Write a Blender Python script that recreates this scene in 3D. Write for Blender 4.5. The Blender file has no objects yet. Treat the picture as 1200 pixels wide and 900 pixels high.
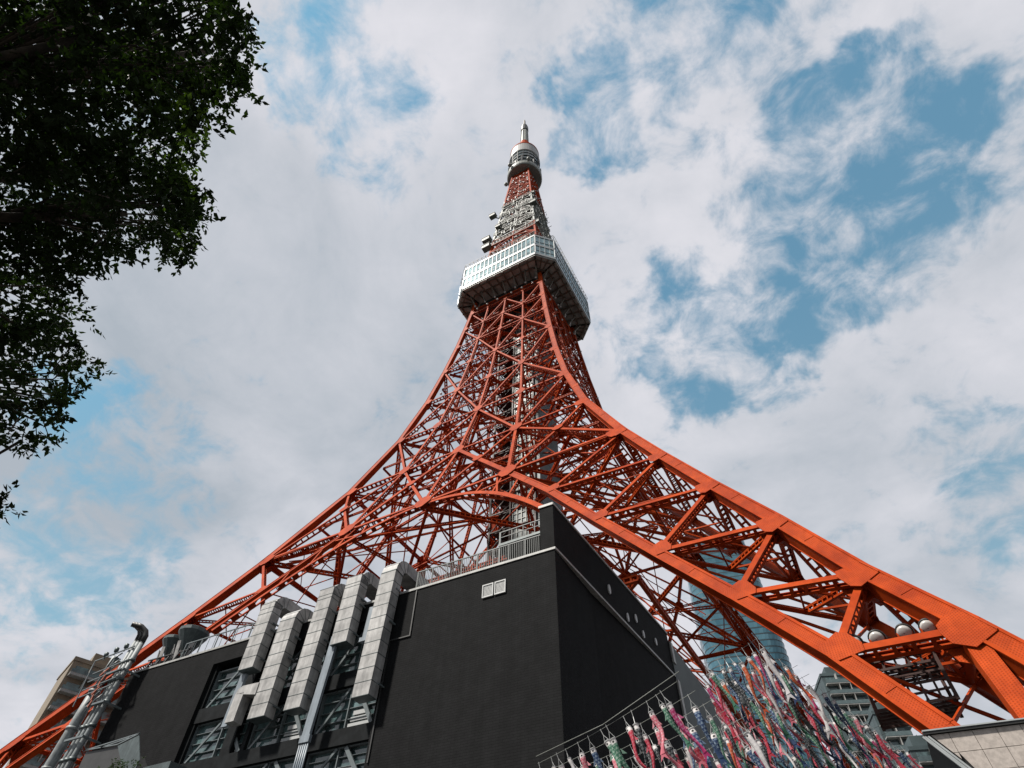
import bpy, math, random
from mathutils import Vector, Matrix
R = math.radians
scn = bpy.context.scene
COL = scn.collection

# ------------------------------------------------------------------ camera
CAM = Vector((41.6797, -77.935, 1.6))
cd = bpy.data.cameras.new('camera')
cam = bpy.data.objects.new('camera', cd)
COL.objects.link(cam)
cr, cu, cf = Vector((.8764, .4813, .0165)), Vector((.3670, -.6870, .6273)), Vector((-.3140, .5427, .7790))
yaw, pitch, roll = .5246, .8933, .0264
fw = Vector((-math.sin(yaw)*math.cos(pitch), math.cos(yaw)*math.cos(pitch), math.sin(pitch)))
rt = Vector((math.cos(yaw), math.sin(yaw), 0)); up = rt.cross(fw)
r2 = rt*math.cos(roll)+up*math.sin(roll); u2 = -rt*math.sin(roll)+up*math.cos(roll)
m = Matrix((r2, u2, -fw)).transposed().to_4x4(); m.translation = CAM
cam.matrix_world = m
cd.sensor_width = 36; cd.lens = 36*698.84/1200; cd.clip_end = 20000; cd.clip_start = .05
scn.camera = cam

# ------------------------------------------------------------------ sky, sun, exposure
SUN_EL, SUN_AZ = 52, -146          # degrees; azimuth clockwise from +Y
w = bpy.data.worlds.new('World'); scn.world = w; w.use_nodes = True
nt = w.node_tree; nt.nodes.clear()
def N(tree, typ, **kw):
    n = tree.nodes.new(typ)
    for k, v in kw.items():
        if hasattr(n, k): setattr(n, k, v)
    return n
def math_node(t, op, a, b=None, c=None, clamp=False):
    n = t.nodes.new('ShaderNodeMath'); n.operation = op; n.use_clamp = clamp
    for i, x in enumerate((a, b, c)):
        if x is None: continue
        if isinstance(x, (int, float)): n.inputs[i].default_value = x
        else: t.links.new(x, n.inputs[i])
    return n.outputs[0]
def smooth(t, x, a, b, lo=0., hi=1.):
    n = t.nodes.new('ShaderNodeMapRange'); n.interpolation_type = 'SMOOTHSTEP'
    t.links.new(x, n.inputs[0]); n.inputs[1].default_value = a; n.inputs[2].default_value = b
    n.inputs[3].default_value = lo; n.inputs[4].default_value = hi
    return n.outputs[0]
def mixc(t, fac, a, b, mode='MIX'):
    n = t.nodes.new('ShaderNodeMix'); n.data_type = 'RGBA'; n.blend_type = mode
    for i, x in ((0, fac), (6, a), (7, b)):
        if isinstance(x, (int, float)): n.inputs[i].default_value = x
        elif isinstance(x, (tuple, list)): n.inputs[i].default_value = (*x[:3], 1)
        else: t.links.new(x, n.inputs[i])
    return n.outputs[2]
def noise(t, vec, scale, detail=6, rough=.55, dist=0., dim='3D'):
    n = t.nodes.new('ShaderNodeTexNoise'); n.noise_dimensions = dim
    n.inputs['Scale'].default_value = scale; n.inputs['Detail'].default_value = detail
    n.inputs['Roughness'].default_value = rough; n.inputs['Distortion'].default_value = dist
    if vec is not None: t.links.new(vec, n.inputs['Vector'])
    return n.outputs[0]
tc = N(nt, 'ShaderNodeTexCoord')
sky = N(nt, 'ShaderNodeTexSky'); sky.sky_type = 'NISHITA'; sky.sun_disc = False
sky.sun_elevation = R(SUN_EL); sky.sun_rotation = R(SUN_AZ); sky.air_density = 1.2; sky.dust_density = .4; sky.ozone_density = 1.5
sep = N(nt, 'ShaderNodeSeparateXYZ'); nt.links.new(tc.outputs['Generated'], sep.inputs[0])
zz = math_node(nt, 'ADD', sep.outputs[2], .35)
vm = N(nt, 'ShaderNodeCombineXYZ')
nt.links.new(math_node(nt, 'DIVIDE', sep.outputs[0], zz), vm.inputs[0]); nt.links.new(math_node(nt, 'DIVIDE', sep.outputs[1], zz), vm.inputs[1])
cv = vm.outputs[0]
wn = nt.nodes.new('ShaderNodeTexNoise'); wn.inputs['Scale'].default_value = 5; wn.inputs['Detail'].default_value = 5; wn.inputs['Roughness'].default_value = .6
nt.links.new(tc.outputs['Generated'], wn.inputs['Vector'])
wv = N(nt, 'ShaderNodeVectorMath'); wv.operation = 'MULTIPLY_ADD'
nt.links.new(wn.outputs['Color'], wv.inputs[0]); wv.inputs[1].default_value = (.34,)*3
wa = N(nt, 'ShaderNodeVectorMath'); wa.operation = 'ADD'; nt.links.new(tc.outputs['Generated'], wa.inputs[0]); wa.inputs[1].default_value = (-.17,)*3
nt.links.new(wa.outputs[0], wv.inputs[2])
wz_ = N(nt, 'ShaderNodeVectorMath'); wz_.operation = 'NORMALIZE'; nt.links.new(wv.outputs[0], wz_.inputs[0])
def spots(lst, src):
    tot = None
    for (x, y, z, rad, s) in lst:
        d = N(nt, 'ShaderNodeVectorMath'); d.operation = 'DOT_PRODUCT'
        nt.links.new(src, d.inputs[0]); d.inputs[1].default_value = Vector((x, y, z)).normalized()
        c = math.cos(rad)
        o = smooth(nt, d.outputs['Value'], c, 1, 0, s)
        tot = o if tot is None else math_node(nt, 'ADD', tot, o)
    return tot
gaps = spots([(-.005,.268,.963,.12,1.),(.318,.456,.831,.15,.8),(.264,.475,.839,.15,.45),(.263,.582,.769,.14,.8),(.113,.573,.811,.17,.5),(.14,.40,.90,.16,.3),
 (-.012,.643,.766,.15,1.1),(-.305,.018,.952,.17,.68),(-.338,.126,.933,.15,.55),(-.797,.328,.507,.16,.72),(-.854,.292,.43,.13,.6),
 (.279,.803,.527,.12,.9),(-.781,.192,.594,.12,.7),(.202,.248,.947,.15,.6),(-.087,.562,.823,.14,.6),(.42,.50,.76,.1,.6)], wz_.outputs[0])
gaps = math_node(nt, 'MINIMUM', gaps, .70)
grey = spots([(-.635,.265,.725,.55,1.),(.207,.858,.47,.32,.55),(-.043,.77,.637,.25,.4),(-.75,.1,.6,.3,.4)], tc.outputs['Generated'])
n1 = noise(nt, cv, 3.6, 12, .6, .35); n2 = noise(nt, cv, 13, 10, .62, .35); n3 = noise(nt, cv, 3.0, 9, .55, .5)
cover = math_node(nt, 'ADD', n1, math_node(nt, 'MULTIPLY', math_node(nt, 'SUBTRACT', n2, .5), 1.25))
cover = math_node(nt, 'SUBTRACT', cover, math_node(nt, 'MULTIPLY', gaps, .47))
alpha = smooth(nt, cover, -.02, .43, .05, 1.)
shade = math_node(nt, 'ADD', math_node(nt, 'MULTIPLY', math_node(nt, 'SUBTRACT', n3, .5), 2.0), math_node(nt, 'MULTIPLY', math_node(nt, 'SUBTRACT', n2, .5), .5))
shade = math_node(nt, 'SUBTRACT', math_node(nt, 'ADD', shade, .72), math_node(nt, 'MULTIPLY', grey, .56), clamp=True)
cloud = mixc(nt, shade, (.43, .48, .54), (.77, .765, .815))
blue = mixc(nt, 1., sky.outputs[0], (.95, 1.75, 1.55), 'MULTIPLY')
blue = mixc(nt, smooth(nt, sep.outputs[2], .85, .4, .08, .55), blue, (3.2, 4.1, 4.7))
SKY_S = .10
dk = N(nt, 'ShaderNodeVectorMath'); dk.operation = 'DOT_PRODUCT'; nt.links.new(tc.outputs['Generated'], dk.inputs[0]); dk.inputs[1].default_value = Vector((.62, -.76, .1)).normalized()
cloud = mixc(nt, smooth(nt, dk.outputs['Value'], .0, .75, 0, .6), cloud, (.20, .235, .255))  # dark cloud added out of view behind the camera to lower ambient light
cl10 = mixc(nt, 1., cloud, (.707/SKY_S,)*3, 'MULTIPLY')
blue = mixc(nt, 1., blue, (.74,)*3, 'MULTIPLY')
bg = N(nt, 'ShaderNodeBackground'); bg.inputs['Strength'].default_value = SKY_S
nt.links.new(mixc(nt, alpha, blue, cl10), bg.inputs['Color'])
wo = N(nt, 'ShaderNodeOutputWorld'); nt.links.new(bg.outputs[0], wo.inputs[0])
sl = bpy.data.lights.new('sun', 'SUN'); sl.energy = 5.0; sl.angle = R(4); sl.color = (1, .95, .87)
so = bpy.data.objects.new('sun', sl); COL.objects.link(so)
sd = Vector((math.sin(R(SUN_AZ))*math.cos(R(SUN_EL)), math.cos(R(SUN_AZ))*math.cos(R(SUN_EL)), math.sin(R(SUN_EL))))
so.rotation_euler = sd.to_track_quat('Z', 'Y').to_euler()
so.location = (0, -60, 360)
vs = scn.view_settings
vs.view_transform = 'Standard'; vs.look = 'None'; vs.exposure = .5; vs.gamma = 1; vs.use_curve_mapping = False

# ------------------------------------------------------------------ materials
def mat(name, col, rough=.5, metal=0., var=.15, vscale=1.5, bump=0., bscale=20., dark=None, spec=.5):
    col = tuple(x*.69 for x in col); dark = dark and tuple(x*.69 for x in dark)
    mt = bpy.data.materials.new(name); mt.use_nodes = True
    t = mt.node_tree; b = t.nodes['Principled BSDF']
    b.inputs['Roughness'].default_value = rough; b.inputs['Metallic'].default_value = metal
    b.inputs['Specular IOR Level'].default_value = spec
    c = t.nodes.new('ShaderNodeTexCoord').outputs['Object']
    nz = noise(t, c, vscale, 8, .6)
    lo = tuple(x*(1-var*1.6) for x in col) if dark is None else dark
    hi = tuple(min(1, x*(1+var)) for x in col)
    t.links.new(mixc(t, smooth(t, nz, .3, .7), lo, hi), b.inputs['Base Color'])
    if bump:
        bn = t.nodes.new('ShaderNodeBump'); bn.inputs['Strength'].default_value = bump; bn.inputs['Distance'].default_value = .02
        t.links.new(noise(t, c, bscale, 4, .6), bn.inputs['Height']); t.links.new(bn.outputs[0], b.inputs['Normal'])
    return mt
def bsdf(mt): return mt.node_tree.nodes['Principled BSDF']
ORG = (.50, .068, .010)
M = {}
M['orange'] = mat('orange_paint', ORG, .55, var=.12, vscale=.35, dark=(.38, .041, .007), spec=.06)
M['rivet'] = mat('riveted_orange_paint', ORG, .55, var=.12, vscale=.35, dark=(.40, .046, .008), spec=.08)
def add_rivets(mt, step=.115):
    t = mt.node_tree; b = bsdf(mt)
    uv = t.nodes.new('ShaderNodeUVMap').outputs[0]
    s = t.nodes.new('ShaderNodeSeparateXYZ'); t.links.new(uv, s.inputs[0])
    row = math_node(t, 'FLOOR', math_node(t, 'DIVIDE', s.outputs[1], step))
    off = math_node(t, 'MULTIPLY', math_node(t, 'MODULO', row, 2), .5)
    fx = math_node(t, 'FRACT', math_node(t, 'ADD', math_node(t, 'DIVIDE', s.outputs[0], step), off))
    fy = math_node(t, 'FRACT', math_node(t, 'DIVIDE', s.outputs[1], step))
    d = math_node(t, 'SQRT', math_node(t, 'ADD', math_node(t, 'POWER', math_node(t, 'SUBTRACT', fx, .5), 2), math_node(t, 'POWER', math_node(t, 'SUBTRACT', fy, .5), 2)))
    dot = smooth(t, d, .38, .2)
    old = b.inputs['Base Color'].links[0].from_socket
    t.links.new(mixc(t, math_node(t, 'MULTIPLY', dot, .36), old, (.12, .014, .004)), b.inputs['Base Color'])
    bn = t.nodes.new('ShaderNodeBump'); bn.inputs['Strength'].default_value = .45; bn.inputs['Distance'].default_value = .02
    t.links.new(dot, bn.inputs['Height']); t.links.new(bn.outputs[0], b.inputs['Normal'])
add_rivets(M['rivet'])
def weather(mt, scl, size, lo, hi, a=.3, b_=.75):
    """stains and faded patches with a shape of their own, fixed on the surface"""
    t = mt.node_tree; b = bsdf(mt); old = b.inputs['Base Color'].links[0].from_socket
    mp = t.nodes.new('ShaderNodeMapping'); mp.inputs['Scale'].default_value = scl
    t.links.new(t.nodes.new('ShaderNodeTexCoord').outputs['Object'], mp.inputs[0])
    f = smooth(t, noise(t, mp.outputs[0], size, 10, .68, .3), a, b_, lo, hi)
    sc = t.nodes.new('ShaderNodeVectorMath'); sc.operation = 'SCALE'; t.links.new(old, sc.inputs[0]); t.links.new(f, sc.inputs['Scale'])
    t.links.new(sc.outputs[0], b.inputs['Base Color'])
for k_ in ('orange', 'rivet'): weather(M[k_], (1, 1, .5), 1.6, .80, 1.12)
M['drum_white'] = mat('weathered_cream_paint', (.42, .41, .40), .5, var=.1)
M['white'] = mat('white_paint', (.55, .56, .56), .4, var=.06)
M['white_metal'] = mat('white_painted_steel', (.50, .53, .54), .35, var=.08)
M['antenna_grey'] = mat('antenna_grey_paint', (.27, .285, .26), .5, var=.15)
M['antenna_box'] = mat('grey_green_antenna_housing', (.11, .125, .11), .55, var=.2)
M['lamp'] = mat('lamp_globe', (.6, .58, .56), .25, var=.03)
M['deck_under'] = mat('deck_soffit_panel', (.48, .49, .46), .6, var=.3, vscale=.5)
M['deck_beam'] = mat('deck_soffit_beam', (.15, .12, .09), .6, var=.2)
M['deck_glass'] = mat('deck_window_glass', (.34, .52, .55), .12, var=.3, vscale=.9, metal=.5, spec=.8)
M['dark_glass'] = mat('dark_green_glass', (.03, .06, .06), .12, var=.3, spec=.6)
M['dark_steel'] = mat('dark_steel', (.035, .035, .035), .5, var=.2)
M['lattice_dark'] = mat('stair_tower_steel', (.06, .02, .014), .6, var=.2)
M['shaft_panel'] = mat('shaft_cladding_panel', (.15, .19, .20), .55, var=.2, vscale=.25)
M['shaft_glass'] = mat('shaft_glazing', (.15, .19, .195), .45, var=.5, vscale=.4, spec=.3)
M['galv'] = mat('galvanised_duct_steel', (.50, .49, .48), .5, metal=.0, var=.22, vscale=1.1, bump=.15, bscale=3)
M['galv_pipe'] = mat('painted_pipe_steel', (.36, .39, .40), .5, metal=0., var=.2, spec=.3, vscale=1.5)
M['conduit'] = mat('pale_blue_conduit_cover', (.30, .35, .40), .45, var=.08)
M['hood'] = mat('grey_green_hood_sheet', (.10, .13, .135), .5, metal=.2, var=.15)
M['coping'] = mat('pale_coping', (.48, .48, .465), .5, var=.1)
M['black_plastic'] = mat('black_vent_cap', (.02, .02, .02), .5)
M['asphalt'] = mat('asphalt', (.05, .05, .05), .9, var=.2, vscale=4)
M['paving'] = mat('dark_paving', (.075, .073, .07), .85, var=.2, vscale=2)
M['concrete'] = mat('concrete', (.26, .25, .24), .85, var=.15, vscale=1)
for k_ in ('galv', 'galv_pipe', 'coping', 'hood', 'conduit'): weather(M[k_], (2.5, 2.5, .22), 1.4, .72, 1.14)
M['bark'] = mat('bark', (.06, .045, .03), .9, var=.4, vscale=6, bump=.8, bscale=12)
def dark_wall(name, col, rough):
    mt = mat(name, col, rough, var=.10, vscale=1.1, spec=.05)
    t = mt.node_tree; b = bsdf(mt)
    c = t.nodes.new('ShaderNodeTexCoord').outputs['Object']
    mp = t.nodes.new('ShaderNodeMapping'); mp.inputs['Rotation'].default_value = (R(90), 0, 0); t.links.new(c, mp.inputs[0])
    s = t.nodes.new('ShaderNodeSeparateXYZ'); t.links.new(c, s.inputs[0])
    cx = t.nodes.new('ShaderNodeCombineXYZ'); t.links.new(math_node(t, 'ADD', s.outputs[0], s.outputs[1]), cx.inputs[0]); t.links.new(s.outputs[2], cx.inputs[1])
    br = t.nodes.new('ShaderNodeTexBrick'); t.links.new(cx.outputs[0], br.inputs[0]); br.inputs['Scale'].default_value = 1
    br.inputs['Brick Width'].default_value = .46; br.inputs['Row Height'].default_value = .15; br.inputs['Mortar Size'].default_value = .012
    br.inputs['Color1'].default_value = (1, 1, 1, 1); br.inputs['Color2'].default_value = (.84, .84, .84, 1); br.inputs['Mortar'].default_value = (.68, .68, .68, 1)
    old = b.inputs['Base Color'].links[0].from_socket
    # vertical rain streaks
    mp2 = t.nodes.new('ShaderNodeMapping'); mp2.inputs['Scale'].default_value = (2.2, 2.2, .07); t.links.new(c, mp2.inputs[0])
    st = smooth(t, noise(t, mp2.outputs[0], 1.0, 6, .65), .3, .75, .9, 1.1)
    c2 = mixc(t, 1., old, br.outputs[0], 'MULTIPLY')
    sc = t.nodes.new('ShaderNodeVectorMath'); sc.operation = 'SCALE'; t.links.new(c2, sc.inputs[0]); t.links.new(st, sc.inputs['Scale'])
    t.links.new(sc.outputs[0], b.inputs['Base Color'])
    bn = t.nodes.new('ShaderNodeBump'); bn.inputs['Strength'].default_value = .5; bn.inputs['Distance'].default_value = .01
    t.links.new(br.outputs['Fac'], bn.inputs['Height']); bn.invert = True; t.links.new(bn.outputs[0], b.inputs['Normal'])
    return mt
M['black_wall'] = dark_wall('black_painted_brick', (.0185, .0188, .0200), .75)
M['grey_wall'] = mat('grey_green_render', (.085, .105, .105), .7, var=.12, vscale=.5)
M['recess'] = mat('dark_recess_panel', (.018, .020, .022), .7, spec=.06, var=.2)
M['bay_glass'] = mat('teal_window_glass', (.10, .16, .165), .06, var=.5, vscale=.6, spec=.9)
M['frame_grey'] = mat('grey_window_frame', (.17, .20, .21), .4, var=.1)

# ------------------------------------------------------------------ helpers
class MB:
    """collects shapes, builds them as ONE mesh object"""
    def __init__(s): s.v, s.f, s.mi, s.uv, s.sm = [], [], [], [], []
    def face(s, idx, mi=0, uv=None, smooth=False):
        s.f.append(idx); s.mi.append(mi); s.sm.append(smooth)
        s.uv.extend(uv if uv else [(1000., 1000.)]*len(idx))
    def bar(s, P, Q, n, w, d, front=0, side=0, ext=0.):
        P, Q, n = Vector(P), Vector(Q), Vector(n)
        t = Q-P; L = t.length
        if L < 1e-6: return
        t /= L; P = P-t*ext; Q = Q+t*ext; L += 2*ext
        n = (n-t*n.dot(t))
        if n.length < 1e-5: n = t.orthogonal()
        n.normalize(); b = t.cross(n)
        k = len(s.v)
        for X in (P, Q):
            for (a, c) in ((-1, -1), (1, -1), (1, 1), (-1, 1)):
                s.v.append(X+b*(a*w/2)+n*(c*d/2))
        s.face((k+3, k+2, k+6, k+7), front, [(0, 0), (0, w), (L, w), (L, 0)])      # +n
        s.face((k, k+4, k+5, k+1), front, [(0, 0), (L, 0), (L, w), (0, w)])        # -n
        s.face((k+1, k+5, k+6, k+2), side, [(0, 0), (L, 0), (L, d), (0, d)]); s.face((k, k+3, k+7, k+4), side, [(0, 0), (0, d), (L, d), (L, 0)])
        s.face((k, k+1, k+2, k+3), side); s.face((k+4, k+7, k+6, k+5), side)
    def box(s, lo, hi, mi=0):
        k = len(s.v)
        for z in (lo[2], hi[2]):
            for x, y in ((lo[0], lo[1]), (hi[0], lo[1]), (hi[0], hi[1]), (lo[0], hi[1])): s.v.append(Vector((x, y, z)))
        for q in ((3, 2, 1, 0), (4, 5, 6, 7), (0, 1, 5, 4), (1, 2, 6, 5), (2, 3, 7, 6), (3, 0, 4, 7)):
            s.face(tuple(k+i for i in q), mi)
    def laced(s, P, Q, n, w, d, step=None, t0=.05):
        """built-up member: two plates, lattice bars on both sides"""
        P, Q, n = Vector(P), Vector(Q), Vector(n).normalized()
        t = Q-P; L = t.length; t /= L
        n = (n-t*n.dot(t)).normalized(); b = t.cross(n)
        o = n*(d/2-t0/2)
        s.bar(P+o, Q+o, n, w, t0); s.bar(P-o, Q-o, n, w, t0)
        step = step or d*1.05
        k = max(2, int(L/step)); lip = d*.16
        for sg in (-1, 1):
            e = b*(sg*(w/2-.035))
            for c in (-1, 1): s.bar(P+e+n*(c*(d/2-t0-lip/2)), Q+e+n*(c*(d/2-t0-lip/2)), n, .045, lip)
            for i in range(k+1):
                X = P+t*(L*i/k)+e; q = n*(d/2-t0-lip-.002)
                s.bar(X-q, X+q, b, step*.24, .03)
    def poly(s, pts, n, th, mi=0, uvs=True):
        """flat plate from a closed outline, thickness along n"""
        n = Vector(n).normalized(); k = len(s.v); c = len(pts); pts = [Vector(p) for p in pts]
        a = (pts[1]-pts[0]).normalized(); b = n.cross(a)
        for p in pts: s.v.append(p+n*th/2)
        for p in pts: s.v.append(p-n*th/2)
        uv = [((p-pts[0]).dot(a), (p-pts[0]).dot(b)) for p in pts]
        s.face(tuple(range(k, k+c)), mi, uv); s.face(tuple(range(k+2*c-1, k+c-1, -1)), mi, uv[::-1])
        for i in range(c):
            j = (i+1) % c; s.face((k+j, k+i, k+c+i, k+c+j), 0)
    def tube(s, path, rad, seg=10, mi=0, cap=True):
        path = [Vector(p) for p in path]; k0 = len(s.v); nprev = None
        for i, p in enumerate(path):
            t = (path[min(i+1, len(path)-1)]-path[max(i-1, 0)]).normalized()
            if nprev is None: nn = t.orthogonal().normalized()
            else: nn = (nprev-t*nprev.dot(t)).normalized()
            nprev = nn; b = t.cross(nn); r = rad[i] if isinstance(rad, (list, tuple)) else rad
            for j in range(seg):
                a = 2*math.pi*j/seg; s.v.append(p+nn*math.cos(a)*r+b*math.sin(a)*r)
        for i in range(len(path)-1):
            for j in range(seg):
                a = k0+i*seg+j; b2 = k0+i*seg+(j+1) % seg
                s.face((a, b2, b2+seg, a+seg), mi, smooth=True)
        if cap:
            s.face(tuple(k0+j for j in range(seg))[::-1], mi); s.face(tuple(k0+(len(path)-1)*seg+j for j in range(seg)), mi)
    def lathe(s, prof, seg=32, mi=0, ctr=(0, 0), ang0=0.):
        k0 = len(s.v)
        for (r, z) in prof:
            for j in range(seg):
                a = ang0+2*math.pi*j/seg; s.v.append(Vector((ctr[0]+r*math.cos(a), ctr[1]+r*math.sin(a), z)))
        for i in range(len(prof)-1):
            for j in range(seg):
                a = k0+i*seg+j; b2 = k0+i*seg+(j+1) % seg
                s.face((a, b2, b2+seg, a+seg), mi)
    def prism(s, poly, z0, z1, mi=0, caps=True):
        k = len(s.v); c = len(poly)
        for z in (z0, z1):
            for x, y in poly: s.v.append(Vector((x, y, z)))
        for i in range(c):
            j = (i+1) % c; s.face((k+i, k+j, k+c+j, k+c+i), mi)
        if caps: s.face(tuple(range(k+c-1, k-1, -1)), mi); s.face(tuple(range(k+c, k+2*c)), mi)
    def sphere(s, c, r, mi=0, seg=8, rings=5):
        c = Vector(c); s.lathe_at(c, [(r*math.sin(math.pi*i/rings), -r*math.cos(math.pi*i/rings)) for i in range(rings+1)], seg, mi)
    def lathe_at(s, c, prof, seg, mi):
        k0 = len(s.v)
        for (r, z) in prof:
            for j in range(seg):
                a = 2*math.pi*j/seg; s.v.append(Vector((c[0]+max(r, 1e-4)*math.cos(a), c[1]+max(r, 1e-4)*math.sin(a), c[2]+z)))
        for i in range(len(prof)-1):
            for j in range(seg):
                a = k0+i*seg+j; b2 = k0+i*seg+(j+1) % seg
                s.face((a, b2, b2+seg, a+seg), mi, smooth=True)
    def pieces(s):
        par = list(range(len(s.v)))
        def fd(i):
            while par[i] != i: par[i] = par[par[i]]; i = par[i]
            return i
        for f in s.f:
            for j in f[1:]: par[fd(j)] = fd(f[0])
        isl = {}
        for i in range(len(s.v)): isl.setdefault(fd(i), []).append(i)
        keys = list(isl); bb = []
        for k in keys:
            p = [s.v[i] for i in isl[k]]; bb.append(([min(q[a] for q in p) for a in range(3)], [max(q[a] for q in p) for a in range(3)]))
        pp = list(range(len(keys)))
        def fp(i):
            while pp[i] != i: pp[i] = pp[pp[i]]; i = pp[i]
            return i
        sz = [max(h[a]-l[a] for a in range(3)) for l, h in bb]
        for i in range(len(keys)):
            for j in range(i):
                if fp(i) == fp(j): continue
                g2 = sum(max(0, bb[i][0][a]-bb[j][1][a], bb[j][0][a]-bb[i][1][a])**2 for a in range(3))
                if g2**.5 <= max(.02, .48*max(sz[i], sz[j])): pp[fp(i)] = fp(j)
        out = {}
        which = {}
        for n, k in enumerate(keys):
            for i in isl[k]: which[i] = fp(n)
        uvp = 0
        for f, mi, sm in zip(s.f, s.mi, s.sm):
            m_ = out.setdefault(which[f[0]], (MB(), {})); b, mp = m_
            idx = []
            for i in f:
                if i not in mp: mp[i] = len(b.v); b.v.append(s.v[i])
                idx.append(mp[i])
            b.face(tuple(idx), mi, s.uv[uvp:uvp+len(f)], sm); uvp += len(f)
        return [b for b, _ in out.values()]
    def build_each(s, name, mats, parent=None, most=95, **kw):
        ps = s.pieces()
        if len(ps) > most:
            rest = MB()
            for p in ps[most:]: rest.add(p)
            o = rest.build(name, mats, parent, **kw); o['kind'] = 'stuff'; ps = ps[:most]
        return [p.build(name, mats, parent, **kw) for p in ps]
    def add(s, o):
        k = len(s.v); s.v += o.v; s.f += [tuple(i+k for i in f) for f in o.f]; s.mi += o.mi; s.sm += o.sm; s.uv += o.uv
    def build(s, name, mats, parent=None, loc=(0, 0, 0), label=None, cat=None, group=None, kind=None):
        me = bpy.data.meshes.new(name); me.from_pydata([tuple(v) for v in s.v], [], s.f)
        for mm in (mats if isinstance(mats, (list, tuple)) else [mats]): me.materials.append(M[mm] if isinstance(mm, str) else mm)
        me.polygons.foreach_set('material_index', s.mi); me.polygons.foreach_set('use_smooth', s.sm)
        ul = me.uv_layers.new(name='UVMap'); flat = [c for p in s.uv for c in p]; ul.data.foreach_set('uv', flat)
        me.update()
        o = bpy.data.objects.new(name, me); COL.objects.link(o); o.location = loc
        if parent: o.parent = parent
        return tag(o, label, cat, group, kind)
def tag(o, label=None, cat=None, group=None, kind=None):
    if label: o['label'] = label
    if cat: o['category'] = cat
    if group: o['group'] = group
    if kind: o['kind'] = kind
    return o
def empty(name, loc, label, cat, group=None):
    o = bpy.data.objects.new(name, None); COL.objects.link(o); o.location = loc; o.empty_display_size = .3
    return tag(o, label, cat, group)
def turn(o, k):
    c = o.copy(); COL.objects.link(c); c.rotation_euler = (0, 0, k*math.pi/2); return c
def turn_tree(o, k, parent):
    c = turn(o, k); c.parent = parent
    for ch in list(o.children):
        d = ch.copy(); COL.objects.link(d); d.parent = c
    return c
def lerp(a, b, t): return a+(b-a)*t
def hull(pts):
    pts = sorted(set((round(x, 5), round(y, 5)) for x, y in pts))
    def half(p):
        h = []
        for q in p:
            while len(h) > 1 and (h[-1][0]-h[-2][0])*(q[1]-h[-2][1])-(h[-1][1]-h[-2][1])*(q[0]-h[-2][0]) <= 0: h.pop()
            h.append(q)
        return h[:-1]
    return half(pts)+half(pts[::-1])
rng = random.Random(11)

# ------------------------------------------------------------------ ground
g = MB(); g.face((0, 1, 2, 3)); g.v += [Vector(p) for p in ((-3000, -3000, 0), (3000, -3000, 0), (3000, 3000, 0), (-3000, 3000, 0))]
g.build('ground', 'asphalt', kind='structure')
g = MB(); g.v += [Vector(p) for p in ((-75, -75, .004), (75, -75, .004), (75, 75, .004), (-75, 75, .004))]; g.face((0, 1, 2, 3))
g.build('pavement', 'paving', kind='structure')

# ------------------------------------------------------------------ the lattice tower
PROF = [(0, 54.6), (8, 50.6), (15.2, 47.1), (20.3, 44.4), (27, 41.3), (34.6, 37.6), (43.55, 33.4), (53.7, 28.8), (69.6, 22.3), (84.2, 17.85), (97, 15.15), (108.5, 13.36), (118.9, 11.97), (127.3, 11.05), (135.3, 10.23), (143, 9.6)]
def W(z):
    for (z0, w0), (z1, w1) in zip(PROF, PROF[1:]):
        if z <= z1: return w0+(w1-w0)*(z-z0)/(z1-z0)
    return PROF[-1][1]
def WI(z):      # inner chord of the leg
    I = [(6, 46.4), (8, 45.6), (11, 44.1), (15.4, 41.57), (21.1, 37.65), (27.6, 32.8), (35.4, 27.2), (44.5, 20.8), (54, 13.1), (62.5, 5.6), (69.6, 0)]
    for (z0, w0), (z1, w1) in zip(I, I[1:]):
        if z <= z1: return w0+(w1-w0)*(z-z0)/(z1-z0)
    return 0
def FP(x, z, off=0.):
    y = -W(z)
    s = (W(z+.5)-W(z-.5))
    n = Vector((0, -1, -s)).normalized()
    return Vector((x, y, z))+n*off
def FN(z):
    s = (W(z+.5)-W(z-.5)); return Vector((0, -1, -s)).normalized()
tower = empty('broadcast_tower', (0, 0, 0), 'tall orange and white steel lattice tower with a white observation deck', 'tower')

OZ = [53.7, 43.55, 34.6, 27.0, 20.3, 15.2, 8.0]
IZ = [54.0, 44.5, 35.4, 27.6, 21.1, 15.4, 11.0, 6.0]
def chord(b, P, Q, n, w, d):
    b.bar(P, Q, n, w, d, 1, 0)
    t = (Vector(Q)-Vector(P)).normalized(); nn = (Vector(n)-t*Vector(n).dot(t)).normalized(); bb = t.cross(nn)
    for sg in (-1, 1):            # cover-plate lips
        e = nn*(d/2+.03)+bb*(sg*(w/2-.03)); b.bar(Vector(P)+e, Vector(Q)+e, nn, .16, .05)
        e = -nn*(d/2+.03)+bb*(sg*(w/2-.03)); b.bar(Vector(P)+e, Vector(Q)+e, nn, .16, .05)
def joint(b, P, Q, n, w, d, at, th=.10):
    """splice plate round a chord"""
    P, Q = Vector(P), Vector(Q); t = (Q-P).normalized(); X = P+(Q-P)*at
    b.bar(X-t*.9, X+t*.9, n, w-.01, d+.05, 1, 0)

def gusset(b, node, dirs, n, th=.045, off=.0, mi=1):
    n = Vector(n).normalized(); node = Vector(node)
    a = Vector(dirs[0][0]); a = (a-n*a.dot(n)).normalized(); bb = n.cross(a)
    pts = []
    for d, L, hw in dirs:
        d = Vector(d); d = (d-n*d.dot(n)).normalized(); e = n.cross(d)
        for sg in (-1, 1):
            q = d*L+e*hw*sg; pts.append((q.dot(a), q.dot(bb)))
    h = hull(pts)
    b.poly([node+n*off+a*x+bb*y for x, y in h], n, th, mi)

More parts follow.
